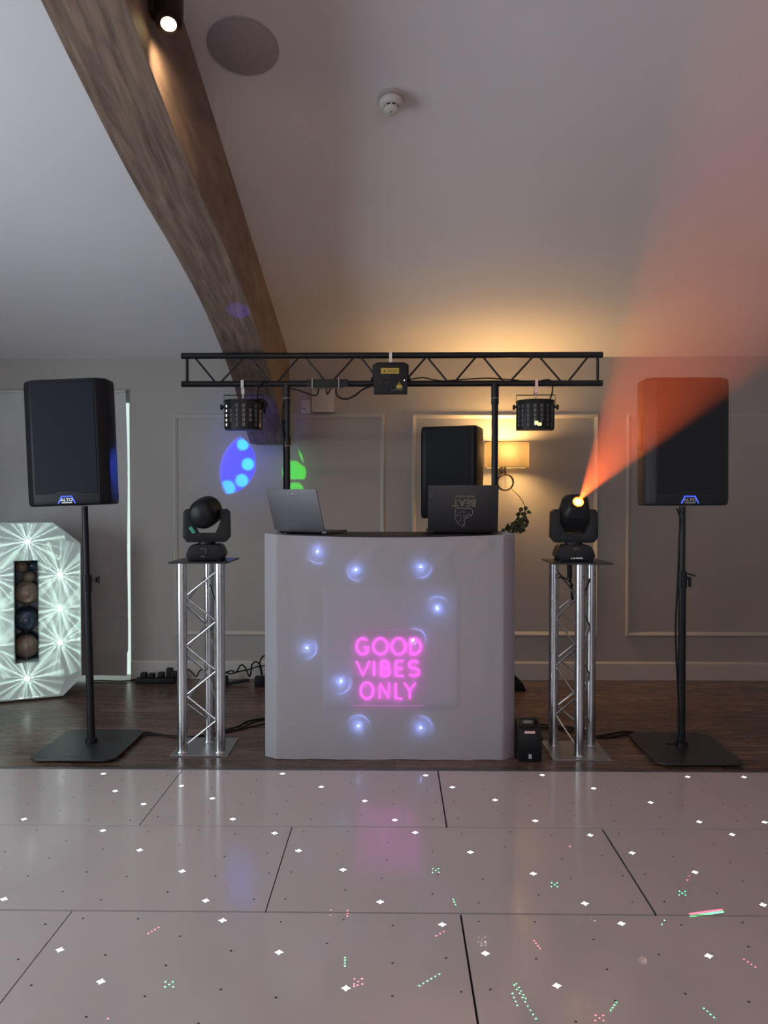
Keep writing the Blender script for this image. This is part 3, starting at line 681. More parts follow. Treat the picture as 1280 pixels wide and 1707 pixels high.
# plan outline of the cloth, left rear -> front -> right rear
def topz(u):
    s = (u - p_l) / (p_r - p_l)
    return 1.137 - .017 * math.sin(PI * max(0, min(1, (s - .02) / .96))) ** .8
plan = [(p_l + .05, .52), (p_l + .03, .30), (p_l + .006, .09), (p_l, .055), (p_l + .003, .046), (c_l - .004, .003), (c_l, .0008), (c_l + .01, 0)]
NX = 120
for i in range(1, NX): plan.append((c_l + .01 + (c_r - c_l - .02) * i / NX, 0))
plan += [(c_r - .01, 0), (c_r, .0008), (c_r + .004, .003), (p_r - .003, .046), (p_r, .055), (p_r - .006, .09), (p_r - .03, .30), (p_r - .05, .52)]
r0, r1 = at(543, 982, BYf), at(762, 1177, BYf)
def sst(a, b, x): t = max(0, min(1, (x - a) / (b - a))); return t * t * (3 - 2 * t)
vs = []; fs = []; NZ = 100; nP = len(plan)
for j in range(NZ + 1):
    for (x, y) in plan:
        zt_ = topz(x); wav = .003 * math.sin(x * 6 + 1) + .0015 * math.sin(x * 23)
        z = .002 + abs(wav) * (1 if y < .01 else 0) + (zt_ - .002 - (abs(wav) if y < .01 else 0)) * j / NZ
        yy = y
        if c_l < x < c_r and y < .01:
            X_, d = x + bxo, .012
            inside = sst(r0.x - d, r0.x, X_) * (1 - sst(r1.x, r1.x + d, X_)) * sst(r1.z - d, r1.z, z) * (1 - sst(r0.z, r0.z + d, z))
            yy -= .0035 * inside
            yy += .008 * math.sin(PI * (x - c_l) / (c_r - c_l)) * math.sin(PI * j / NZ) - .0 
            yy += .0015 * math.sin(x * 31 + z * 7) * math.exp(-((z - .03) / .1) ** 2) + .0012 * math.sin((x * 1.2 - z) * 40) * math.exp(-((z - 1.05) / .06) ** 2)
        if j == NZ: yy += .006
        vs.append((x, yy, z))
for j in range(NZ):
    for i in range(nP - 1): fs.append((j * nP + i, j * nP + i + 1, (j + 1) * nP + i + 1, (j + 1) * nP + i))
MB().add(vs, fs).build('cloth_cover', 'scrim', bt, smooth=True, auto=80)['label'] = 'white stretch cloth cover'
# rounded corner tops of the frame under the cloth
for s, xx in ((1, p_l), (-1, p_r)):
    MB().tube([(xx + s * .028, .045, .0), (xx + s * .028, .045, 1.128)], .012, 12).build('frame_post', 'powder', bt, smooth=True)
    MB().tube([(xx + s * .075, .49, .0), (xx + s * .075, .49, 1.128)], .012, 12).build('frame_post', 'powder', bt, smooth=True)
MB().span((p_l + .075, .05, 1.104), (p_r - .075, .49, 1.127)).build('table_top', 'tabletop', bt, bevel=.002)['label'] = 'black table board'

# lit things behind the cloth: neon sign and puck lights
BSY = BYf + .0165
c0 = at(647, 1114, BSY)
sg = thing('neon_sign', (c0.x, BSY, c0.z), 'square pink neon sign reading GOOD VIBES ONLY glowing through the booth cloth', 'neon sign')
def sgp(px, py): p = at(px, py, BSY); return (p.x - c0.x, 0, p.z - c0.z)
a, b = sgp(587, 1050), sgp(706, 1178)
MB().span((a[0], .008, b[2]), (b[0], .011, a[2])).build('acrylic_board', 'signboard', sg)
ee = MB(); ee.span((a[0], .004, b[2]), (b[0], .008, b[2] + .004)); ee.build('lit_edge', 'pinkdim', sg)
ee = MB(); ee.span((a[0], .006, b[2]), (a[0] + .0015, .008, a[2])); ee.span((b[0] - .0015, .006, b[2]), (b[0], .008, a[2])); ee.span((a[0], .006, a[2] - .002), (b[0], .008, a[2])); ee.build('faint_edge', 'pinkdim', sg)
def arc(cx, cy, rx, ry, a0, a1, n=14): return [(cx + rx * math.cos(R(a0 + (a1 - a0) * i / n)), cy + ry * math.sin(R(a0 + (a1 - a0) * i / n))) for i in range(n + 1)]
G = {  # strokes in a unit box, x right 0..w, y up 0..1
 'G': [arc(.5, .5, .45, .5, 45, 320) + [(.92, .44), (.55, .44)]],
 'O': [arc(.5, .5, .46, .5, 0, 360, 24)],
 'D': [[(.1, 0), (.1, 1)] + arc(.35, .5, .55, .5, 90, -90) + [(.1, 0)]],
 'V': [[(0, 1), (.42, 0), (.84, 1)]],
 'I': [[(.12, 0), (.12, 1)]],
 'B': [[(.08, 0), (.08, 1)] + arc(.4, .76, .34, .24, 90, -90, 8) + [(.1, .52)], [(.1, .52)] + arc(.42, .26, .40, .26, 90, -90, 8) + [(.08, 0)]],
 'E': [[(.75, 1), (.08, 1), (.08, 0), (.75, 0)], [(.08, .5), (.66, .5)]],
 'S': [arc(.42, .745, .36, .255, 30, 270, 10)[:-1] + arc(.42, .255, .38, .255, 90, -150, 10)],
 'N': [[(.08, 0), (.08, 1), (.82, 0), (.82, 1)]],
 'L': [[(.08, 1), (.08, 0), (.72, 0)]],
 'Y': [[(0, 1), (.4, .5), (.8, 1)], [(.4, .5), (.4, 0)]],
}
def neon(word, cells, y0, y1):
    for ch, (xa, xb) in zip(word, cells):
        w = {'G': .95, 'O': .96, 'D': .92, 'V': .84, 'I': .24, 'B': .84, 'E': .78, 'S': .8, 'N': .9, 'L': .74, 'Y': .8}[ch]
        m = MB()
        for st in G[ch]:
            P_ = [sgp(xa + (xb - xa) * x / w, y1 + (y0 - y1) * y) for x, y in st]
            m.tube([(p[0], .003, p[2]) for p in P_], .0064, 8)
        m.build('neon_letter', 'pinkneon', sg)['label'] = 'glowing pink letter ' + ch
neon('GOOD', [(593, 615), (621, 646), (652, 676), (682, 702)], 1064, 1091)
neon('VIBES', [(594, 616), (622, 625), (634, 650), (658, 674), (680, 699)], 1102, 1127)
neon('ONLY', [(600, 622), (631, 650), (658, 672), (673, 693)], 1138, 1165)
# sign carrier board, felt as a faint outline in the cloth
tag(MB().span((r0.x, BYf + .046, r1.z), (r1.x, BYf + .052, r0.z)).build('sign_board', 'acrylic'), 'large pale board behind the booth cloth around the pink sign', 'board')
pk = [(529, 919, 20, 200, 300, 3, -6), (593, 950, 18, 160, 290, 4, -4), (701, 945, 18, 240, 380, 0, -3), (729, 1014, 20, 30, 150, 0, 4), (512, 1080, 18, -100, 50, -2, 0),
      (568, 1136, 20, -110, 30, -3, 0), (688, 1067, 20, -10, 110, 2, 6), (597, 1210, 19, 10, 160, 1, 4), (701, 1213, 21, -20, 100, -2, 4)]
plabel = ['blue-white puck light glowing at the upper left of the booth cloth', 'blue-white puck light high on the booth cloth, left of centre', 'blue-white puck light high on the booth cloth below the black laptop',
          'blue-white puck light at the right, above and right of the pink sign', 'blue-white puck light at the left side, level with the word GOOD', 'blue-white puck light just left of the pink sign, level with ONLY',
          'blue-white puck light overlapping the top right corner of the pink sign', 'blue-white puck light below the left edge of the pink sign', 'blue-white puck light below the right edge of the pink sign']
PYk = BYf + .022
for (px, py, r, a0, a1, dx, dy), lb in zip(pk, plabel):
    c = at(px, py, PYk); t = thing('puck_light', c, lb, 'puck light', 'puck lights behind the booth cloth')
    o = light('puck_glow', 'POINT', (0, .014, 0), .085, (.13, .26, 1.0), shadow_soft_size=.003); o.parent = t
    MB().ball((0, 0, 0), .0042, 12, sc=(.9, .6, 1.25)).build('diode', 'blueb', t, smooth=True)
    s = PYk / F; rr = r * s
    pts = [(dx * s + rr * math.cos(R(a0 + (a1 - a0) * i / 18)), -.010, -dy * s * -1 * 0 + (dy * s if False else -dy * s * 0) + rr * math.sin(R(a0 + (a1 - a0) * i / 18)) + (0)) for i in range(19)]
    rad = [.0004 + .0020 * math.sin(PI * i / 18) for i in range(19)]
    MB().tube(pts, rad, 6).build('rim_reflection', 'bluer', t, smooth=True)  # ring reflection of the diode made as a glowing arc
    MB().lathe([(rr * 1.05, .045), (rr * .9, .040), (rr * .3, .036), (.001, .036)], 24, Matrix.Rotation(-PI / 2, 4, 'X')).build('reflector', 'acrylic', t, smooth=True)

# laptops on the booth table
def laptop(loc, rz, w, h, recl, m, label):
    t = thing('laptop', loc, label, 'laptop', rot=(0, 0, rz))
    ba = MB().span((-w / 2, 0.008, .004), (w / 2, h * .95, .018)).build('base', m, t, bevel=.003)
    MB().span((-w / 2 + .02, .03, .018), (w / 2 - .02, h * .55, .0195)).build('keyboard', 'screen', ba)
    T = Matrix.Translation((0, 0, .014)) @ Matrix.Rotation(recl, 4, 'X')
    li = MB().box((0, -.004, h / 2 + .004), (w, .007, h), T).build('lid', m, t, bevel=.003)
    MB().box((0, .0002, h / 2 + .006), (w - .016, .001, h - .03), T).build('screen', 'screen', li)
    MB().tube([(-w / 2 + .03, .002, .012), (w / 2 - .03, .002, .012)], .007, 10).build('hinge', 'blackm', t, smooth=True)
    for sx in (-1, 1):
        for y in (.02, h * .8): MB().lathe([(.006, 0), (.006, .005)], 8, Matrix.Translation((sx * (w / 2 - .03), y, 0))).build('foot', 'rubber', t)
    return li, T
TT = 1.127
pA = at(501, 886, 4.02)
l1, T1 = laptop((pA.x - .002, 4.02, TT), R(-27), .315, .235, R(21), 'laptopgrey', 'grey laptop with its lid reclined on the left of the booth')
MB().box((.008, -.0082, .215), (.016, .0008, .003), T1).build('lid_mark', 'silver', l1)
pB = at(771, 888, 4.05)
l2, T2 = laptop((pB.x, 4.05, TT), R(0), .372, .243, R(9), 'laptopblack', 'black laptop with upside-down BEAT sticker on the right of the booth')
def on_lid(px, py):
    p = at(px, py, 4.03); q_ = at(771, 888, 4.03); return (p.x - q_.x, p.z - TT - .014)
bx_, bz_ = on_lid(773.5, 837.5)
ly = -.0082
def lidtext(name, body, px, py, size, bold, sx=1.0):
    x, z = on_lid(px, py); o = text(name, body, 'sticker', l2, (0, 0, 0), size, ext=.0003, bold=bold, sx=1)
    o.matrix_basis = T2 @ Matrix.Translation((x, ly, z / math.cos(R(9)))) @ Matrix.Rotation(PI, 4, 'Y') @ Matrix.Rotation(PI / 2, 4, 'X') @ Matrix.Diagonal((sx, 1, 1, 1))
    return o
lidtext('sticker_lettering', 'BEAT', 773.3, 837.3, .054, .0012, .98)
lidtext('sticker_small_lettering', 'MydroVybez', 774, 827.2, .0175, .0004, 1.1)
zo = lambda zx, zy: on_lid(745 + zx / 21.33, 815 + zy / 21.33)
def lidtube(pts, r, name, closed=False, m='outline'):
    P_ = [(zo(*p)[0], ly - .0002, zo(*p)[1] / math.cos(R(9))) for p in pts]
    return MB().tube(P_, r, 5, closed=closed, X=T2).build(name, m, l2)
lidtube([(340, 680), (600, 672), (830, 690), (890, 740), (895, 880), (860, 930), (740, 990), (640, 1060), (590, 1130), (625, 1170), (590, 1330), (500, 1330), (470, 1270), (400, 1260), (350, 1180), (275, 1040), (285, 720)], .0016, 'sticker_outline', True)
lidtube([(430, 880), (470, 800), (560, 810), (640, 830)], .0010, 'sticker_line')
lidtube([(340, 1000), (350, 920), (410, 880)], .0014, 'sticker_line')
lidtube([(540, 920), (600, 960), (760, 900), (820, 890)], .0016, 'sticker_line')
lidtube([(380, 1200), (450, 1130), (485, 1100), (460, 950)], .0011, 'sticker_line')
lidtube([(560, 1060), (640, 1010), (720, 960)], .0011, 'sticker_line')
lidtube([(500, 1230), (560, 1290), (600, 1200)], .0010, 'sticker_line')
a_ = on_lid(718, 818); b_ = on_lid(719.5, 828)
MB().tube([(a_[0] - .004, ly, a_[1]), (a_[0] + .004, ly, a_[1]), (a_[0] + .004, ly, b_[1]), (a_[0] - .004, ly, b_[1])], .0006, 4, closed=True, X=T2).build('corner_badge', 'outline', l2)

# ------------------------------------------------------------------ glowing letter at the left, balloons in it
g1, g2 = ground(0, 1172), ground(105, 1162)
U = (g2 - g1).normalized(); NRM = Vector((U.y, -U.x, 0))      # towards the room
def onletter(px, py, off=0.0):
    v = ray(px, py); o_ = g1 + NRM * off; t = (o_ - Vector((0, 0, CAMZ))).dot(NRM) / v.dot(NRM); p = Vector((0, 0, CAMZ)) + v * t
    return ((p - gc).dot(U), p.z)
gc = g1.copy(); uc = onletter(44, 1000)[0]; gc = g1 + U * uc; gc.z = 0
ang = math.atan2(U.y, U.x)
lt = thing('light_up_letter', gc, 'tall white marquee letter O with glowing bulbs, cut by the left picture edge', 'light-up letter', rot=(0, 0, ang))
uw = onletter(135, 1010)[0]; ut = onletter(88, 870); ut2 = onletter(133, 906); ub = onletter(105, 1162); ub2 = onletter(136, 1127)
zt0 = ut[1]
sx0, sz1 = onletter(23, 935); sx1, sz0 = onletter(65, 1103); sw = (sx1 - sx0) / 2
OUT = [(-ut[0], zt0), (ut[0], zt0), (uw, ut2[1]), (uw, ub2[1]), (ub[0], .012), (-ub[0], .012), (-uw, ub2[1]), (-uw, ut2[1])]
def ring_prism(outer, inner, y0, y1, name, m, parent):
    """outer has 8 corners, inner 4 (each inner corner serves two outer corners); a frame with a hole"""
    vs = []; 
    for y in (y0, y1): vs += [(p[0], y, p[1]) for p in outer] + [(p[0], y, p[1]) for p in inner]
    # outer: TL,TR,RT,RB,BR,BL,LB,LT ; inner: TL,TR,BR,BL (8..11)
    q_ = [(0, 1, 9, 8), (1, 2, 9), (2, 3, 10, 9), (3, 4, 10), (4, 5, 11, 10), (5, 6, 11), (6, 7, 8, 11), (7, 0, 8)]
    fs = [f[::-1] for f in q_] + [tuple(i + 12 for i in f) for f in q_]
    fs += [(i, (i + 1) % 8, 12 + (i + 1) % 8, 12 + i) for i in range(8)] + [(8 + i, 8 + (i + 1) % 4, 20 + (i + 1) % 4, 20 + i) for i in range(4)]
    return MB().add(vs, fs).build(name, m, parent)
INN = [(-sw, sz1), (sw, sz1), (sw, sz0), (-sw, sz0)]
ring_prism(OUT, INN, 0, .19, 'body', 'letter', lt)
rim = MB()
pr = [Vector((p[0], -.004, p[1])) for p in OUT]
OUT2 = [(p[0] * (1 - .005 / abs(p[0])), p[1] - (.008 if p[1] > 1.0 else 0) + (.008 if p[1] < .1 else 0)) for p in OUT]
vs_ = [(p[0], y, p[1]) for y in (-.015, .002) for p in OUT] + [(p[0], y, p[1]) for y in (-.015, .002) for p in OUT2]
fs_ = []
for i in range(8):
    j = (i + 1) % 8; fs_ += [(i, j, 8 + j, 8 + i), (16 + i, 24 + i, 24 + j, 16 + j), (i, 16 + i, 16 + j, j), (8 + i, 8 + j, 24 + j, 24 + i)]
rim.add(vs_, fs_); rim.build('ray_stop_lip', 'letterside', lt)  # lip added to stop stray bulb rays escaping past the face
rim = MB(); rim.tube([Vector((p[0], -.003, p[1])) for p in INN], .005, 4, closed=True); rim.build('slot_trim', 'slot', lt)
rights = [onletter(100, 958), onletter(100, 1015), onletter(100, 1071)]
bl = [onletter(46, 903), onletter(45, 1131)] + rights + [(-u, z) for u, z in rights]
# star pattern light: a faceted bulb throws rays over the letter's face
def star_light():
    L = bpy.data.lights.new('bulb_light', 'POINT'); L.energy = 1.0; L.color = (0.80, 1.0, 0.92); L.shadow_soft_size = 0.0; L.use_nodes = True
    N = L.node_tree.nodes; K = L.node_tree.links; em = N['Emission']
    ge = N.new('ShaderNodeNewGeometry')
    def vm(op, a, b=None):
        n = N.new('ShaderNodeVectorMath'); n.operation = op
        for i, s in enumerate((a, b)):
            if s is None: continue
            if hasattr(s, 'default_value') or hasattr(s, 'links'): K.new(s, n.inputs[i])
            else: n.inputs[i].default_value = s
        return n
    def mt(op, a, b=0.0, c=0.0):
        n = N.new('ShaderNodeMath'); n.operation = op
        for i, s in enumerate((a, b, c)):
            if isinstance(s, (int, float)): n.inputs[i].default_value = s
            else: K.new(s, n.inputs[i])
        return n.outputs[0]
    I = ge.outputs['Incoming']
    a = vm('DOT_PRODUCT', I, tuple(U)).outputs['Value']; b = vm('DOT_PRODUCT', I, (0, 0, 1)).outputs['Value']
    c = vm('DOT_PRODUCT', I, tuple(-NRM)).outputs['Value']
    phi = mt('ARCTAN2', b, a)
    r1 = mt('POWER', mt('ABSOLUTE', mt('SINE', mt('MULTIPLY_ADD', phi, 9.0, 0.35))), 16.0)
    r2 = mt('POWER', mt('ABSOLUTE', mt('SINE', mt('MULTIPLY_ADD', phi, 5.0, 1.1))), 14.0)
    wob = mt('MULTIPLY_ADD', mt('SINE', mt('MULTIPLY', phi, 4.0)), 0.30, 0.70)
    pat = mt('ADD', mt('MULTIPLY', r1, wob), mt('MULTIPLY', r2, 0.6))
    pat = mt('ADD', mt('MULTIPLY', pat, 1.4), 0.22)
    cc = mt('MAXIMUM', c, 0.05)
    comp = mt('POWER', cc, -2.12)
    gate = mt('GREATER_THAN', c, 0.14)
    st = mt('MULTIPLY', mt('MULTIPLY', pat, comp), gate)
    K.new(mt('MULTIPLY', st, STARK), em.inputs['Strength'])
    return L
STARK = 0.082
SL_ = star_light()
for i, (u, z) in enumerate(bl):
    MB().lathe([(.015, 0), (.0165, -.006), (.013, -.014), (.007, -.018), (.001, -.0195)], 20, Matrix.Translation((u, 0, z)) @ Matrix.Rotation(-PI / 2, 4, 'X')).build('bulb', 'bulb', lt, smooth=True)
    o = bpy.data.objects.new('bulb_light', SL_); COL.objects.link(o); o.parent = lt; o.location = (u, -.032, z)
for (px, py, r, m, lb) in [(36, 945, 9.5, 'balloon', 'small bronze balloon at the top left in the letter slot'), (47.5, 962, 9.5, 'balloon', 'small bronze balloon just below the top pair in the letter slot'),
                        (55, 943, 8, 'navy', 'small dark balloon at the top right in the letter slot'), (44, 988, 19, 'balloon', 'large bronze balloon in the upper part of the letter slot'),
                        (43.5, 1034, 19, 'navy', 'dark navy balloon in the middle of the letter slot'), (44, 1077, 19, 'balloon', 'large bronze balloon at the bottom of the letter slot')]:
    u, z = onletter(px, py, -.10); s = 4.95 / F * r * 1.02
    w = gc + U * (u) - NRM * .11; w.z = z
    t = thing('balloon', w, lb, 'balloon', 'balloons seen through the letter slot')
    MB().ball((0, 0, 0), s, 24, sc=(1, 1, 1.04)).build('skin', m, t, smooth=True)
    MB().lathe([(.004, -s * 1.04 - .008), (.002, -s * 1.04 + .002)], 8).build('knot', m, t)
# dark backing hung behind the balloons
w = gc - NRM * .21
tag(MB().box((w.x, w.y, (sz0 + sz1) / 2), (2 * sw + .12, .012, sz1 - sz0 + .1), rot=(0, 0, ang)).build('backing_board', 'navy'), 'dark navy backing behind the balloons in the letter slot', 'board')

# ------------------------------------------------------------------ blind over the door
BXr = at(213, 900, WY - .02).x; vs = []; fs = []; nx, nz = 40, 90; bx0_ = -3.35; zt_, zb_ = 2.095, .026
for j in range(nz + 1):
    for i in range(nx + 1):
        x = bx0_ + (BXr - bx0_) * i / nx; z = zb_ + (zt_ - zb_) * j / nz
        if i == nx: x += .004 * math.sin(z * 5) + (-.006 if z < .2 else 0) * (1)
        fold = sum(.006 * math.exp(-((z - zf) / .012) ** 2) for zf in (.18, .46, .96, 1.5))
        y = WY - .030 - fold + .006 * math.sin(x * 7 + z * 2.2) + .004 * math.sin(x * 17 - z * 3)
        vs.append((x, min(y, WY - .008), z))
for j in range(nz):
    for i in range(nx): fs.append((j * (nx + 1) + i, j * (nx + 1) + i + 1, (j + 1) * (nx + 1) + i + 1, (j + 1) * (nx + 1) + i))
bd = thing('blackout_blind', (-2.6, WY - .03, 0), 'crumpled grey blackout blind over the doorway, daylight leaking at its edges', 'blind')
MB().add([(v[0] + 2.6, v[1] - WY + .03, v[2]) for v in vs], fs).build('cloth', 'blind', bd, smooth=True, auto=80)
MB().span((bx0_ + 2.6, -.012, 2.08), (BXr + 2.6 - .002, .026, 2.10)).build('headrail', 'blind', bd, bevel=.003)

# ------------------------------------------------------------------ wall sconce, plant, switches
SY = WY - .14
sc_c = at(844.5, 758.5, SY); sh = (at(844, 738, SY).z - at(844, 780, SY).z) / 2; sw_ = (at(881, 758, SY).x - at(808, 758, SY).x) / 2
sn = thing('wall_sconce', (sc_c.x, SY, sc_c.z), 'lit wall lamp with rectangular linen shade and dark ring below', 'wall lamp')
ell = [(sw_ * math.copysign(abs(math.cos(2 * PI * i / 48)) ** .55, math.cos(2 * PI * i / 48)), .085 * math.copysign(abs(math.sin(2 * PI * i / 48)) ** .55, math.sin(2 * PI * i / 48))) for i in range(48)]
vs = [(x, y, z) for z in (-sh, sh) for x, y in ell]; fs = [(i, (i + 1) % 48, 48 + (i + 1) % 48, 48 + i) for i in range(48)]
MB().add(vs, fs).build('shade', 'shade', sn, smooth=True, auto=60)
for z in (-sh, sh): MB().tube([(x, y, z) for x, y in ell], .0022, 5, closed=True).build('shade_rim', 'bronze', sn)
rc = at(842, 804, SY); rr = 13.2 * SY / F
rcx, rcz = rc.x - sc_c.x, rc.z - sc_c.z
MB().tube([(rcx + rr * math.cos(2 * PI * i / 32), 0, rcz + rr * math.sin(2 * PI * i / 32)) for i in range(32)], .0062, 8, closed=True).build('ring', 'bronze', sn, smooth=True)
MB().tube([(rcx, 0, rcz + rr), (rcx, 0, -sh + .01), (rcx, 0, .02)], .008, 10).tube([(rcx, 0, -sh - .01), (rcx, .10, -sh - .01), (rcx, .138, -sh - .01)], .008, 8).build('stem', 'bronze', sn, smooth=True)
MB().box((rcx - .018, .08, -sh - .02), (.018, .11, .05)).build('wall_bracket', 'bronze', sn, bevel=.003)
MB().tube([(rcx - .006, -.004, rcz + rr), (rcx + .000, -.004, rcz - rr * .72), (rcx + .004, -.004, rcz - rr * .72), (rcx + .008, -.004, rcz + rr)], .0012, 5).build('pull_cord', 'bronze', sn)
MB().ball((0, 0, 0), .028, 16).build('bulb', mat('lit_warm_bulb', (1, .8, .5), em=(1, .6, .25), es=6), sn, smooth=True)
for dz, e in ((0.02, 36),):
    o = light('sconce_bulb_light', 'POINT', (0, 0, dz), e, (1.0, 0.56, 0.19), shadow_soft_size=.06); o.parent = sn
# trailing ivy
iv = thing('ivy_plant', at(868, 880, 4.95), 'green ivy trailing behind the right corner of the booth', 'plant')
io = iv.location.copy()
vine = [at(851, 814, SY), at(860, 822, 5.15), at(868, 831, 5.1), at(874, 842, 5.05), at(877, 853, 5.0), at(875, 864, 4.97), at(868, 878, 4.95), at(855, 887, 4.93), at(840, 888, 4.9), at(832, 886, 4.9)]
MB().tube([p - io for p in smoothpts(vine, 6)], .0026, 6).build('stem', 'stem', iv, smooth=True)
leafpos = [(868, 850, 1.0), (876, 848, .9), (882, 854, .9), (864, 857, 1.0), (872, 857, 1), (863, 865, 1.0), (870, 868, 1.2), (877, 869, 1.1), (861, 872, 1.2), (867, 877, 1.3), (873, 877, 1.1), (856, 874, 1.0), (852, 878, .9), (846, 879, 1.4), (848, 884, 1.0), (856, 884, 1.1), (862, 884, 1.3), (868, 886, 1.0), (839, 885, .9), (853, 889, 1.0), (866, 871, 1.1), (875, 863, .9), (871, 882, 1.1), (859, 880, 1.1), (878, 874, .8), (874, 884, .8)]
for k_, (px, py, s) in enumerate(leafpos):
    s *= .020 * (.9 + .25 * random.random()); c = at(px, py, 4.93 + random.uniform(-.04, .04)) - io
    shp = [(0, -1.0, 0), (.45, -.75, .1), (.85, -.15, .18), (.55, .25, .08), (.0, 1.15, -.12), (-.55, .25, .08), (-.85, -.15, .18), (-.45, -.75, .1), (0, 0, -.05)]
    E_ = Euler((R(90) + random.uniform(-.6, .6), random.uniform(-PI, PI), random.uniform(-.8, .8))).to_matrix().to_4x4()
    X = Matrix.Translation(c) @ E_ @ Matrix.Diagonal((s, s, s, 1))
    top = [(x, y, z) for x, y, z in shp]; bot = [(x, y, z - .05) for x, y, z in shp]
    fs = [(i, (i + 1) % 8, 8) for i in range(8)] + [(9 + (i + 1) % 8, 9 + i, 17) for i in range(8)] + [(i, 9 + i, 9 + (i + 1) % 8, (i + 1) % 8) for i in range(8)]
    MB().add(top + bot, fs, X).build('leaf', 'leaf', iv)
# switch and junction box
a, b = at(502, 668, WY), at(518, 690, WY)
s1 = thing('wall_switch', ((a.x + b.x) / 2, WY, (a.z + b.z) / 2), 'small white key switch plate left of the white wall box', 'switch')
MB().box((0, -.009, 0), (b.x - a.x, .018, a.z - b.z)).build('plate', 'offwhite', s1, bevel=.002)
MB().lathe([(.006, 0), (.006, .003)], 10, Matrix.Translation((-.012, -.018, -.012)) @ Matrix.Rotation(PI / 2, 4, 'X')).build('key_hole', 'hole', s1)
a, b = at(520, 651, WY), at(558, 688, WY)
s2 = thing('junction_box', ((a.x + b.x) / 2, WY, (a.z + b.z) / 2), 'square white wall box beside the right of the beam foot', 'wall box')
MB().box((0, -.022, 0), (b.x - a.x, .044, a.z - b.z)).build('cover', 'offwhite', s2, bevel=.004)
MB().box((0, -.040, -(a.z - b.z) / 2 + .012), (b.x - a.x - .03, .012, .008)).build('lip', 'white', s2, bevel=.002)

# ------------------------------------------------------------------ ceiling fittings
CN = Vector((0, -SL, -1)).normalized()      # pointing down out of the slope
tilt = math.atan(SL)
def on_ceiling(px, py):
    v = ray(px, py); t = (ceil_z(0) - CAMZ) / (v.z + SL * v.y); return Vector((v.x * t, v.y * t, CAMZ + v.z * t))
c = on_ceiling(405.5, 77.5)
cs = thing('ceiling_speaker', c, 'round grey flush speaker grille in the sloped ceiling near the beam', 'ceiling speaker', rot=(-tilt, 0, 0))
MB().lathe([(.131, 0), (.131, -.004), (.127, -.006), (.001, -.0065)], 64).build('grille', 'greyv', cs, smooth=True, auto=30)
MB().tube([(.131 * math.cos(2 * PI * i / 64), .131 * math.sin(2 * PI * i / 64), -.003) for i in range(64)], .003, 6, closed=True).build('trim_ring', 'greyv', cs, smooth=True)
MB().lathe([(.005, -.0064), (.005, -.0075), (.003, -.0078)], 10).build('centre_badge', 'offwhite', cs)
c = on_ceiling(652, 162)
sd = thing('smoke_detector', c, 'white round smoke detector on the ceiling above the booth', 'smoke detector', rot=(-tilt, 0, 0))
MB().lathe([(.053, 0), (.053, -.012), (.05, -.014), (.05, -.017)], 40).build('base', 'offwhite', sd, smooth=True, auto=30)
MB().lathe([(.051, -.017), (.052, -.018), (.052, -.027), (.050, -.028)], 40).build('gap_band', 'greyv', sd, smooth=True, auto=30)
MB().lathe([(.050, -.028), (.049, -.040), (.043, -.047), (.030, -.050)], 40).build('body', 'white', sd, smooth=True, auto=50)
MB().lathe([(.029, -.050), (.027, -.053), (.027, -.060)], 32).build('vent', 'hole', sd, smooth=True); sdv = sd.children[-1]
MB().lathe([(.030, -.0585), (.030, -.064), (.026, -.069), (.001, -.070)], 32).build('cap', 'white', sd, smooth=True, auto=50)
for i in range(8):
    a = 2 * PI * i / 8; MB().box((.029 * math.cos(a), .029 * math.sin(a), -.0545), (.005, .005, .012), rot=(0, 0, a)).build('rib', 'white', sd)
MB().lathe([(.003, -.0698), (.003, -.0706)], 8).build('test_hole', 'hole', sd)
# adjustable lamp on the beam
lc = at(281, 40, 2.36)
dl = thing('beam_spotlight', (lc.x, 2.36, lc.z), 'small lit warm spotlight on the side of the oak beam', 'spotlight')
ax = Vector((.10, -.36, -.93)).normalized(); Xq = Matrix.Translation((0, 0, 0)) @ (-ax).to_track_quat('Z', 'Y').to_matrix().to_4x4()
MB().lathe([(.027, .0), (.040, .006), (.044, .02), (.046, .13), (.036, .15), (.001, .152)], 32, Xq).build('housing', 'bronze', dl, smooth=True, auto=35)
MB().lathe([(.0235, -.0015), (.0235, .001), (.001, .003)], 28, Xq).build('lamp_face', 'lampface', dl)
hb = -ax * .10
MB().box((hb.x + (BR - lc.x) / 2 - .01, hb.y, hb.z + .0), (abs(BR - lc.x) + .02, .06, .09)).build('wall_mount', 'bronze', dl, bevel=.005)
o = light('halogen_light', 'SPOT', tuple(ax * .015), 16, (1.0, .72, .42), spot_size=R(120), spot_blend=1.0, shadow_soft_size=.02); o.parent = dl
o.rotation_euler = Vector((.10, .85, -.62)).to_track_quat('-Z', 'Y').to_euler()

# ------------------------------------------------------------------ clutter on the floor
def gcable(pts, r, lb, z=None):
    P_ = []
    for p in pts:
        if len(p) == 2: g_ = ground(p[0], p[1]); g_.z = r + .001; P_.append(g_)
        else: P_.append(at(p[0], p[1], p[2]))
    return cable('floor_cable', P_, r, lb)
gcable([(155, 1236), (175, 1229), (205, 1228), (240, 1223), (268, 1226), (300, 1231), (335, 1228), (365, 1222), (385, 1220), (420, 1213), (450, 1206)], .005, 'black floor cable running from the left stand past the silver tower to the booth')
gcable([(160, 1240), (185, 1231), (215, 1230), (250, 1227), (290, 1228), (330, 1231), (370, 1224), (400, 1216), (425, 1204), (455, 1199)], .004, 'thinner black floor cable beside the one from the left stand')
gcable([(372, 1220), (398, 1212), (410, 1205), (428, 1201), (450, 1198)], .005, 'short black cable curving into the left side of the booth')
gcable([(150, 1136), (175, 1136), (200, 1137), (222, 1135), (240, 1133)], .005, 'thin black cable along the wall under the blind')
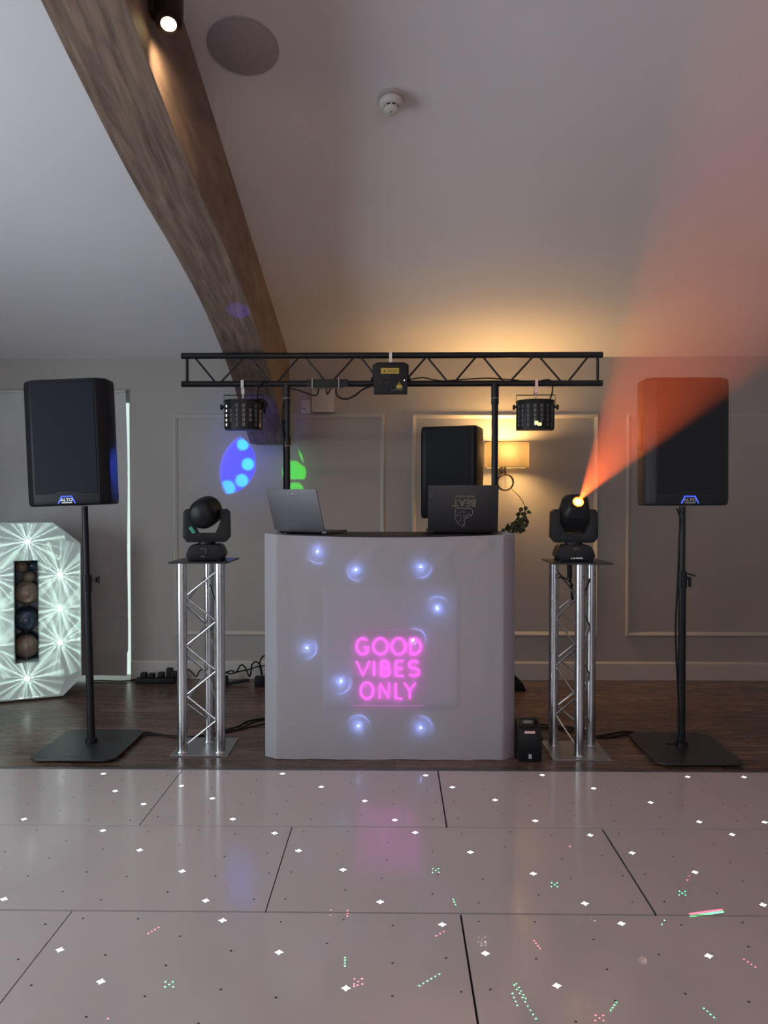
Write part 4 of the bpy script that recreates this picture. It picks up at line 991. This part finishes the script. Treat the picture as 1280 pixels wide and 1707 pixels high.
gcable([(1140, 1243), (1126, 1241), (1105, 1235), (1080, 1228), (1060, 1224), (1040, 1222), (1015, 1226), (995, 1229), (960, 1222), (930, 1216), (900, 1214), (862, 1206)], .006, 'black floor cable running from the right stand behind the silver tower')
gcable([(1130, 1238), (1100, 1237), (1070, 1226), (1040, 1227), (1000, 1231), (960, 1216), (925, 1212), (890, 1207), (855, 1202)], .0045, 'thinner black floor cable beside the one from the right stand')
ty = 3.97
cable('stand_cable', [at(1128, 848, ty), at(1134, 866, ty - .03), at(1132, 900, ty - .03), at(1130, 960, ty - .03), at(1128, 1000, ty - .03), at(1126, 1040, ty - .03), at(1127, 1090, ty - .03), at(1130, 1150, ty - .03), at(1132, 1200, ty - .03), at(1128, 1236, ty - .03), at(1110, 1240, ty - .02)], .005, 'black cable hanging down along the right speaker stand')
cable('wall_cable', [at(374, 1122, 5.40), at(386, 1118, 5.38), at(393, 1121, 5.36), at(401, 1109, 5.36), at(408, 1112, 5.36), at(415, 1127, 5.36), at(418, 1122, 5.36), at(420, 1108, 5.36), at(427, 1103, 5.36), at(434, 1110, 5.36), at(437, 1128, 5.36), at(433, 1108, 5.34), at(436, 1097, 5.34), at(443, 1092, 5.3), at(452, 1092, 5.2)], .0055, 'looping black cable coils against the skirting left of the booth')
cable('wall_cable', [at(374, 1120, 5.37), at(385, 1123, 5.37), at(400, 1119, 5.37), at(415, 1116, 5.37), at(430, 1111, 5.37), at(445, 1109, 5.3)], .005, 'straighter black cable in front of the coils left of the booth')
cable('wall_cable', [at(305, 1122, 5.38), at(312, 1116, 5.38), at(320, 1121, 5.38), at(327, 1128, 5.36), at(333, 1118, 5.36), at(341, 1116, 5.38), at(348, 1124, 5.38), at(360, 1128, 5.36), at(372, 1126, 5.38)], .005, 'black cable loops seen between the tubes of the left tower')
# plug adaptors in a row
ex = thing('extension_lead', (ground(262, 1136).x, 5.36, 0), 'black extension block full of plugs on the floor by the skirting', 'extension lead')
exx = ex.location.x
x0_, x1_ = ground(231, 1136).x - exx, ground(296, 1136).x - exx
MB().span((x0_, -.03, 0), (x1_, .03, .038)).build('block', 'rubber', ex, bevel=.005)
for i, (px, h_) in enumerate(((240, .075), (253, .07), (269, .078), (283, .108), (291, .085))):
    x_ = at(px, 1120, 5.36).x - exx; MB().box((x_, 0, .038 + (h_ - .038) / 2), (.042, .045, h_ - .036)).build('plug', 'rubber', ex, bevel=.006)
pg = ground(378, 1137); tag(MB().box((pg.x, 5.33, .03), (.045, .05, .06)).build('plug_adaptor', 'rubber', bevel=.006), 'single black plug adaptor beside the left tower foot', 'plug')
pg = ground(437, 1139); tag(MB().box((pg.x, 5.28, .035), (.07, .06, .07)).build('socket_box', 'rubber', bevel=.006), 'black socket box at the skirting against the left edge of the booth', 'plug')
p0 = ground(405, 1131); tag(MB().box((p0.x, 5.32, .02), (.16, .05, .012), rot=(0, R(-7), R(12))).build('adaptor_bar', 'rubber', bevel=.003), 'slim black adaptor bar lying under the cable coils', 'adaptor')
# small fixture right of the booth
fx = ground(882, 1268); fxx, fxy = fx.x, fx.y - .025
fl = thing('floor_par_light', (fxx, fxy + .06, 0), 'small black box fixture on the floor against the right side of the booth', 'light fixture')
hw = .058
MB().prism([(-.06, .004), (-.06, .125), (-.035, .165), (.02, .185), (.07, .185), (.07, .004)], -hw, hw, 'x').build('housing', 'black', fl, bevel=.004)
MB().tube([(-hw + .012, -.02, .17), (-hw + .012, -.01, .205), (hw - .02, -.01, .205), (hw - .02, .0, .18)], .006, 8).build('handle', 'black', fl)
MB().box((.0, -.050, .147), (.052, .002, .012), rot=(R(-32), 0, 0)).build('label', 'silver', fl)
MB().box((.0, -.0612, .03), (.016, .002, .022)).build('badge', 'silver', fl)
MB().tube([(hw, .0, .10), (hw + .016, .0, .10)], .011, 12).build('knob', 'black', fl)
MB().box((-.005, -.02, .193), (.045, .03, .014)).build('grey_plug', 'powder', fl, bevel=.004)
pb = at(866, 1125, 5.2); tag(MB().prism([(-.06, 0), (.04, 0), (.02, .05), (-.04, .11)], 5.16, 5.24, 'y', Matrix.Translation((pb.x, 0, 0))).build('cable_bag', 'rubber', bevel=.006), 'black bag corner on the floor behind the right edge of the booth', 'bag')

# ------------------------------------------------------------------ projected light: beams, gobos, laser
def gnodes(L):
    L.use_nodes = True; N = L.node_tree.nodes; K = L.node_tree.links
    def vm(op, a, b=None):
        n = N.new('ShaderNodeVectorMath'); n.operation = op
        for i, s in enumerate((a, b)):
            if s is None: continue
            if isinstance(s, (tuple, list)): n.inputs[i].default_value = s
            else: K.new(s, n.inputs[i])
        return n.outputs['Value'] if op in ('DISTANCE', 'DOT_PRODUCT', 'LENGTH') else n.outputs[0]
    def mt(op, a, b=0.0, c=0.0, clamp=False):
        n = N.new('ShaderNodeMath'); n.operation = op; n.use_clamp = clamp
        for i, s in enumerate((a, b, c)):
            if isinstance(s, (int, float)): n.inputs[i].default_value = s
            else: K.new(s, n.inputs[i])
        return n.outputs[0]
    ge = N.new('ShaderNodeNewGeometry'); sp = N.new('ShaderNodeSeparateXYZ'); K.new(ge.outputs['Incoming'], sp.inputs[0])
    return N, K, vm, mt, sp
def circ(p, q_, r):
    ax_, ay, bx1, by1, cx_, cy_ = *p, *q_, *r
    d = 2 * (ax_ * (by1 - cy_) + bx1 * (cy_ - ay) + cx_ * (ay - by1))
    ux = ((ax_ * ax_ + ay * ay) * (by1 - cy_) + (bx1 * bx1 + by1 * by1) * (cy_ - ay) + (cx_ * cx_ + cy_ * cy_) * (ay - by1)) / d
    uy = ((ax_ * ax_ + ay * ay) * (cx_ - bx1) + (bx1 * bx1 + by1 * by1) * (ax_ - cx_) + (cx_ * cx_ + cy_ * cy_) * (bx1 - ax_)) / d
    return ux, uy, math.hypot(ux - ax_, uy - ay)
S1 = WY / F    # metres per pixel on the back wall
def wallgobo(name, src, energy, build):
    o = light(name, 'SPOT', src, energy, (1, 1, 1), aim=(src[0], src[1] + 1, src[2] - .15), spot_size=R(110), spot_blend=0.3, shadow_soft_size=0.0)
    N, K, vm, mt, sp = gnodes(o.data); D = WY - src[1]
    # position on the wall, expressed in centimetre-like pixel units around a reference
    u = mt('MULTIPLY_ADD', mt('DIVIDE', sp.outputs[0], sp.outputs[1]), D / S1, src[0] / S1)
    v = mt('MULTIPLY_ADD', mt('DIVIDE', sp.outputs[2], sp.outputs[1]), -D / S1, -(src[2] - CAMZ) / S1)
    cb = N.new('ShaderNodeCombineXYZ'); K.new(u, cb.inputs[0]); K.new(v, cb.inputs[1])
    col = build(N, K, vm, mt, cb.outputs[0]); em = N['Emission']; K.new(col[0], em.inputs[0]); K.new(col[1], em.inputs[1])
    return o
def wp(px, py):
    p = at(px, py, WY); return (p.x / S1, -(p.z - CAMZ) / S1, 0)
def soft(mt, d, r, w): return mt('MULTIPLY_ADD', d, -1.0 / w, r / w + .5, clamp=True)
def blue(N, K, vm, mt, P):
    w = lambda x, y: wp(x, y)[:2]
    A_ = circ(w(403, 729), w(426, 775), w(377, 824)); B_ = circ(w(403, 727), w(367, 786), w(377, 824))
    a = soft(mt, vm('DISTANCE', P, (A_[0], A_[1], 0)), A_[2], 2.0); b = soft(mt, vm('DISTANCE', P, (B_[0], B_[1], 0)), B_[2], 6.0)
    lens = mt('MULTIPLY', a, b); dots = None
    for x, y, r in ((404.5, 741, 9.5), (413, 774, 10), (403, 801, 10.5), (379, 814, 13)):
        d = soft(mt, vm('DISTANCE', P, wp(x, y)), r, 4.0); dots = d if dots is None else mt('MAXIMUM', dots, d)
    dots = mt('MULTIPLY', dots, lens)
    gd = vm('DISTANCE', P, wp(405, 770)); glow = mt('MULTIPLY', mt('POWER', 2.718, mt('MULTIPLY', mt('POWER', mt('DIVIDE', gd, 62.0), 2.0), -1.0)), .13)
    cr = N.new('ShaderNodeMix'); cr.data_type = 'RGBA'; cr.inputs[6].default_value = (0.0, .0, 1, 1); cr.inputs[7].default_value = (0, .42, 1, 1); K.new(dots, cr.inputs[0])
    c2 = N.new('ShaderNodeMix'); c2.data_type = 'RGBA'; c2.inputs[6].default_value = (.10, .14, 1, 1); K.new(lens, c2.inputs[0]); K.new(cr.outputs[2], c2.inputs[7])
    return c2.outputs[2], mt('ADD', lens, glow)
def green(N, K, vm, mt, P):
    m1 = mt('MULTIPLY', soft(mt, vm('DISTANCE', P, wp(490, 788)), 20, 2.5), mt('SUBTRACT', 1.0, soft(mt, vm('DISTANCE', P, wp(526, 740)), 42, 2.5)))
    sy_ = N.new('ShaderNodeSeparateXYZ'); K.new(P, sy_.inputs[0]); yc = wp(490, 799)[1]; yd = wp(490, 804)[1]
    m1 = mt('MULTIPLY', m1, mt('MULTIPLY_ADD', sy_.outputs[1], -.5, yc * .5 + .5, clamp=True))
    m3 = mt('MULTIPLY', soft(mt, vm('DISTANCE', P, wp(492, 818)), 14, 2.5), mt('MULTIPLY_ADD', sy_.outputs[1], .5, -yd * .5 + .5, clamp=True))
    m2 = mt('MULTIPLY', soft(mt, vm('DISTANCE', P, wp(468, 773)), 38, 1.5), soft(mt, vm('DISTANCE', P, wp(549, 742)), 52.5, 1.5))
    sh_ = mt('MAXIMUM', mt('MAXIMUM', m1, m3), m2)
    gd = vm('DISTANCE', P, wp(488, 778)); glow = mt('MULTIPLY', mt('POWER', 2.718, mt('MULTIPLY', mt('POWER', mt('DIVIDE', gd, 36.0), 2.0), -1.0)), .11)
    c2 = N.new('ShaderNodeMix'); c2.data_type = 'RGBA'; c2.inputs[6].default_value = (.12, 1, .06, 1); c2.inputs[7].default_value = (.01, 1, .0, 1); K.new(sh_, c2.inputs[0])
    return c2.outputs[2], mt('ADD', sh_, glow)
bsrc = (-.88, 4.60, 1.62); gsrc = (-.62, 4.62, 1.50)
wallgobo('blue_pattern_beam', bsrc, 130, blue)
wallgobo('green_pattern_beam', gsrc, 42, green)
# blue spill from the derby light onto the side of the left loudspeaker and the foot of the beam
light('derby_blue_spill', 'SPOT', (tx(366), TY - .05, 1.62), 45.0, (.04, .10, 1.0), aim=(-1.48, 4.02, 1.45), spot_size=R(34), spot_blend=.8, shadow_soft_size=.02)
light('derby_beam_spill', 'SPOT', (tx(418), TY + .06, 1.80), 6, (.05, .10, 1.0), aim=(-.93, 5.1, 1.86), spot_size=R(46), spot_blend=.9, shadow_soft_size=.02)

light('derby_beam_patch', 'SPOT', (tx(412), TY - .13, 1.93), 3.0, (.12, .10, 1.0), aim=(-.83, 4.02, 2.33), spot_size=R(17), spot_blend=.3, shadow_soft_size=.01)
# laser dots thrown on the dance floor
LP = Vector((lx - .03, TY - .115, at(644, 638, LYf).z))
def fl_uv(px, py): g_ = ground(px, py, DZF); return ((g_.x - LP.x) / (g_.z - LP.z), (g_.y - LP.y) / (g_.z - LP.z))
def line(x0, y0, x1, y1, n): return [(x0 + (x1 - x0) * i / max(1, n - 1), y0 + (y1 - y0) * i / max(1, n - 1)) for i in range(n)]
def cross(x, y, s=5): return [(x, y), (x - s, y + s * .6), (x + s, y + s * .6), (x - s * .9, y - s * .6), (x + s * .9, y - s * .6)]
green_d = cross(282, 1641, 7) + line(575, 1596, 575, 1610, 4) + cross(726, 1451) + cross(924, 1475) + line(755, 1499, 759, 1508, 3) + cross(1137, 1489) + line(699, 1643, 732, 1624, 6) \
    + line(857, 1642, 893, 1698, 9) + line(861, 1640, 876, 1664, 5) + line(854, 1656, 862, 1676, 4) + line(1018, 1684, 1027, 1671, 4) + line(1173, 1681, 1190, 1696, 4) + line(1103, 1541, 1107, 1534, 2)
red_d = line(247, 1556, 264, 1546, 4) + cross(597, 1636, 7) + line(596, 1642, 590, 1644, 2) + line(579, 1518, 579, 1527, 3) + line(890, 1568, 900, 1581, 4) + line(1240, 1599, 1259, 1612, 4) + cross(999, 1697, 7) \
    + line(727, 1560, 740, 1553, 3) + [(950, 1411)] + line(1145, 1467, 1149, 1460, 2) + [(180, 1698)]
white_d = cross(803, 1566, 6) + cross(806, 1574, 4) + cross(1070, 1596, 6) + cross(1073, 1604, 4) + line(436, 1580, 450, 1574, 3) + line(865, 1517, 871, 1512, 3) + line(984, 1530, 991, 1535, 3) + line(1230, 1545, 1242, 1551, 3) + line(551, 1412 + 105, 551, 1525, 2) + [(915, 1355), (1036, 1443), (970, 1442)]
def laser(name, dots, color, energy, bars=()):
    o = light(name, 'SPOT', LP, energy, color, aim=(.25, 2.2, 0), spot_size=R(120), spot_blend=.1, shadow_soft_size=0.0)
    N, K, vm, mt, sp = gnodes(o.data)
    u = mt('DIVIDE', sp.outputs[0], sp.outputs[2]); v = mt('DIVIDE', sp.outputs[1], sp.outputs[2])
    cb = N.new('ShaderNodeCombineXYZ'); K.new(u, cb.inputs[0]); K.new(v, cb.inputs[1]); acc = None
    for px, py in dots:
        c_ = fl_uv(px, py); d = mt('LESS_THAN', vm('DISTANCE', cb.outputs[0], (c_[0], c_[1], 0)), .00105)
        acc = d if acc is None else mt('ADD', acc, d)
    for (p, q_) in bars:
        for i in range(26):
            c_ = fl_uv(p[0] + (q_[0] - p[0]) * i / 25, p[1] + (q_[1] - p[1]) * i / 25); d = mt('LESS_THAN', vm('DISTANCE', cb.outputs[0], (c_[0], c_[1], 0)), .0022)
            acc = mt('MAXIMUM', acc, mt('MULTIPLY', d, .4))
    K.new(mt('MULTIPLY', acc, 4.0), N['Emission'].inputs[1])
    return o
laser('green_laser_light', green_d, (.05, 1, .22), 3200, [((1152, 1527), (1204, 1520))])
laser('red_laser_light', red_d, (1, .06, .12), 3200, [((1151, 1523.5), (1202, 1516.5))])
laser('white_laser_light', white_d, (1, .85, .7), 200)

# orange beam through the haze
hl = Vector((.926, 3.945, .992)) + Matrix.Rotation(R(-2), 4, 'Z') @ Vector((0, -.118, .306))
BD = Vector((.10, -.84, .45)).normalized()
beam = light('orange_beam', 'SPOT', hl + BD * .012 , 2000, (1.0, .14, .025), aim=tuple(hl + BD), spot_size=R(25), spot_blend=.35, shadow_soft_size=.004)
hz = MB(); ys = (4.45, .35)
x0h, x1h = .55, 3.25
prof = [(4.45, 1.05), (4.45, ceil_z(4.45) - .02), (RY + .02, ceil_z(RY + .02) - .02), (RY + .02, 1.05)]
hz.prism(prof, x0h, x1h, 'x')
vm_ = bpy.data.materials.new('stage_haze'); vm_.use_nodes = True; N, L = nt(vm_)
for n_ in list(N):
    if n_.type != 'OUTPUT_MATERIAL': N.remove(n_)
vsn = N.new('ShaderNodeVolumeScatter'); vsn.inputs['Density'].default_value = .03; vsn.inputs['Anisotropy'].default_value = .2
L.new(vsn.outputs[0], [n_ for n_ in N if n_.type == 'OUTPUT_MATERIAL'][0].inputs['Volume'])
ho = hz.build('stage_haze', vm_); tag(ho, 'thin haze hanging in the air around the orange beam', 'haze', kind='stuff')
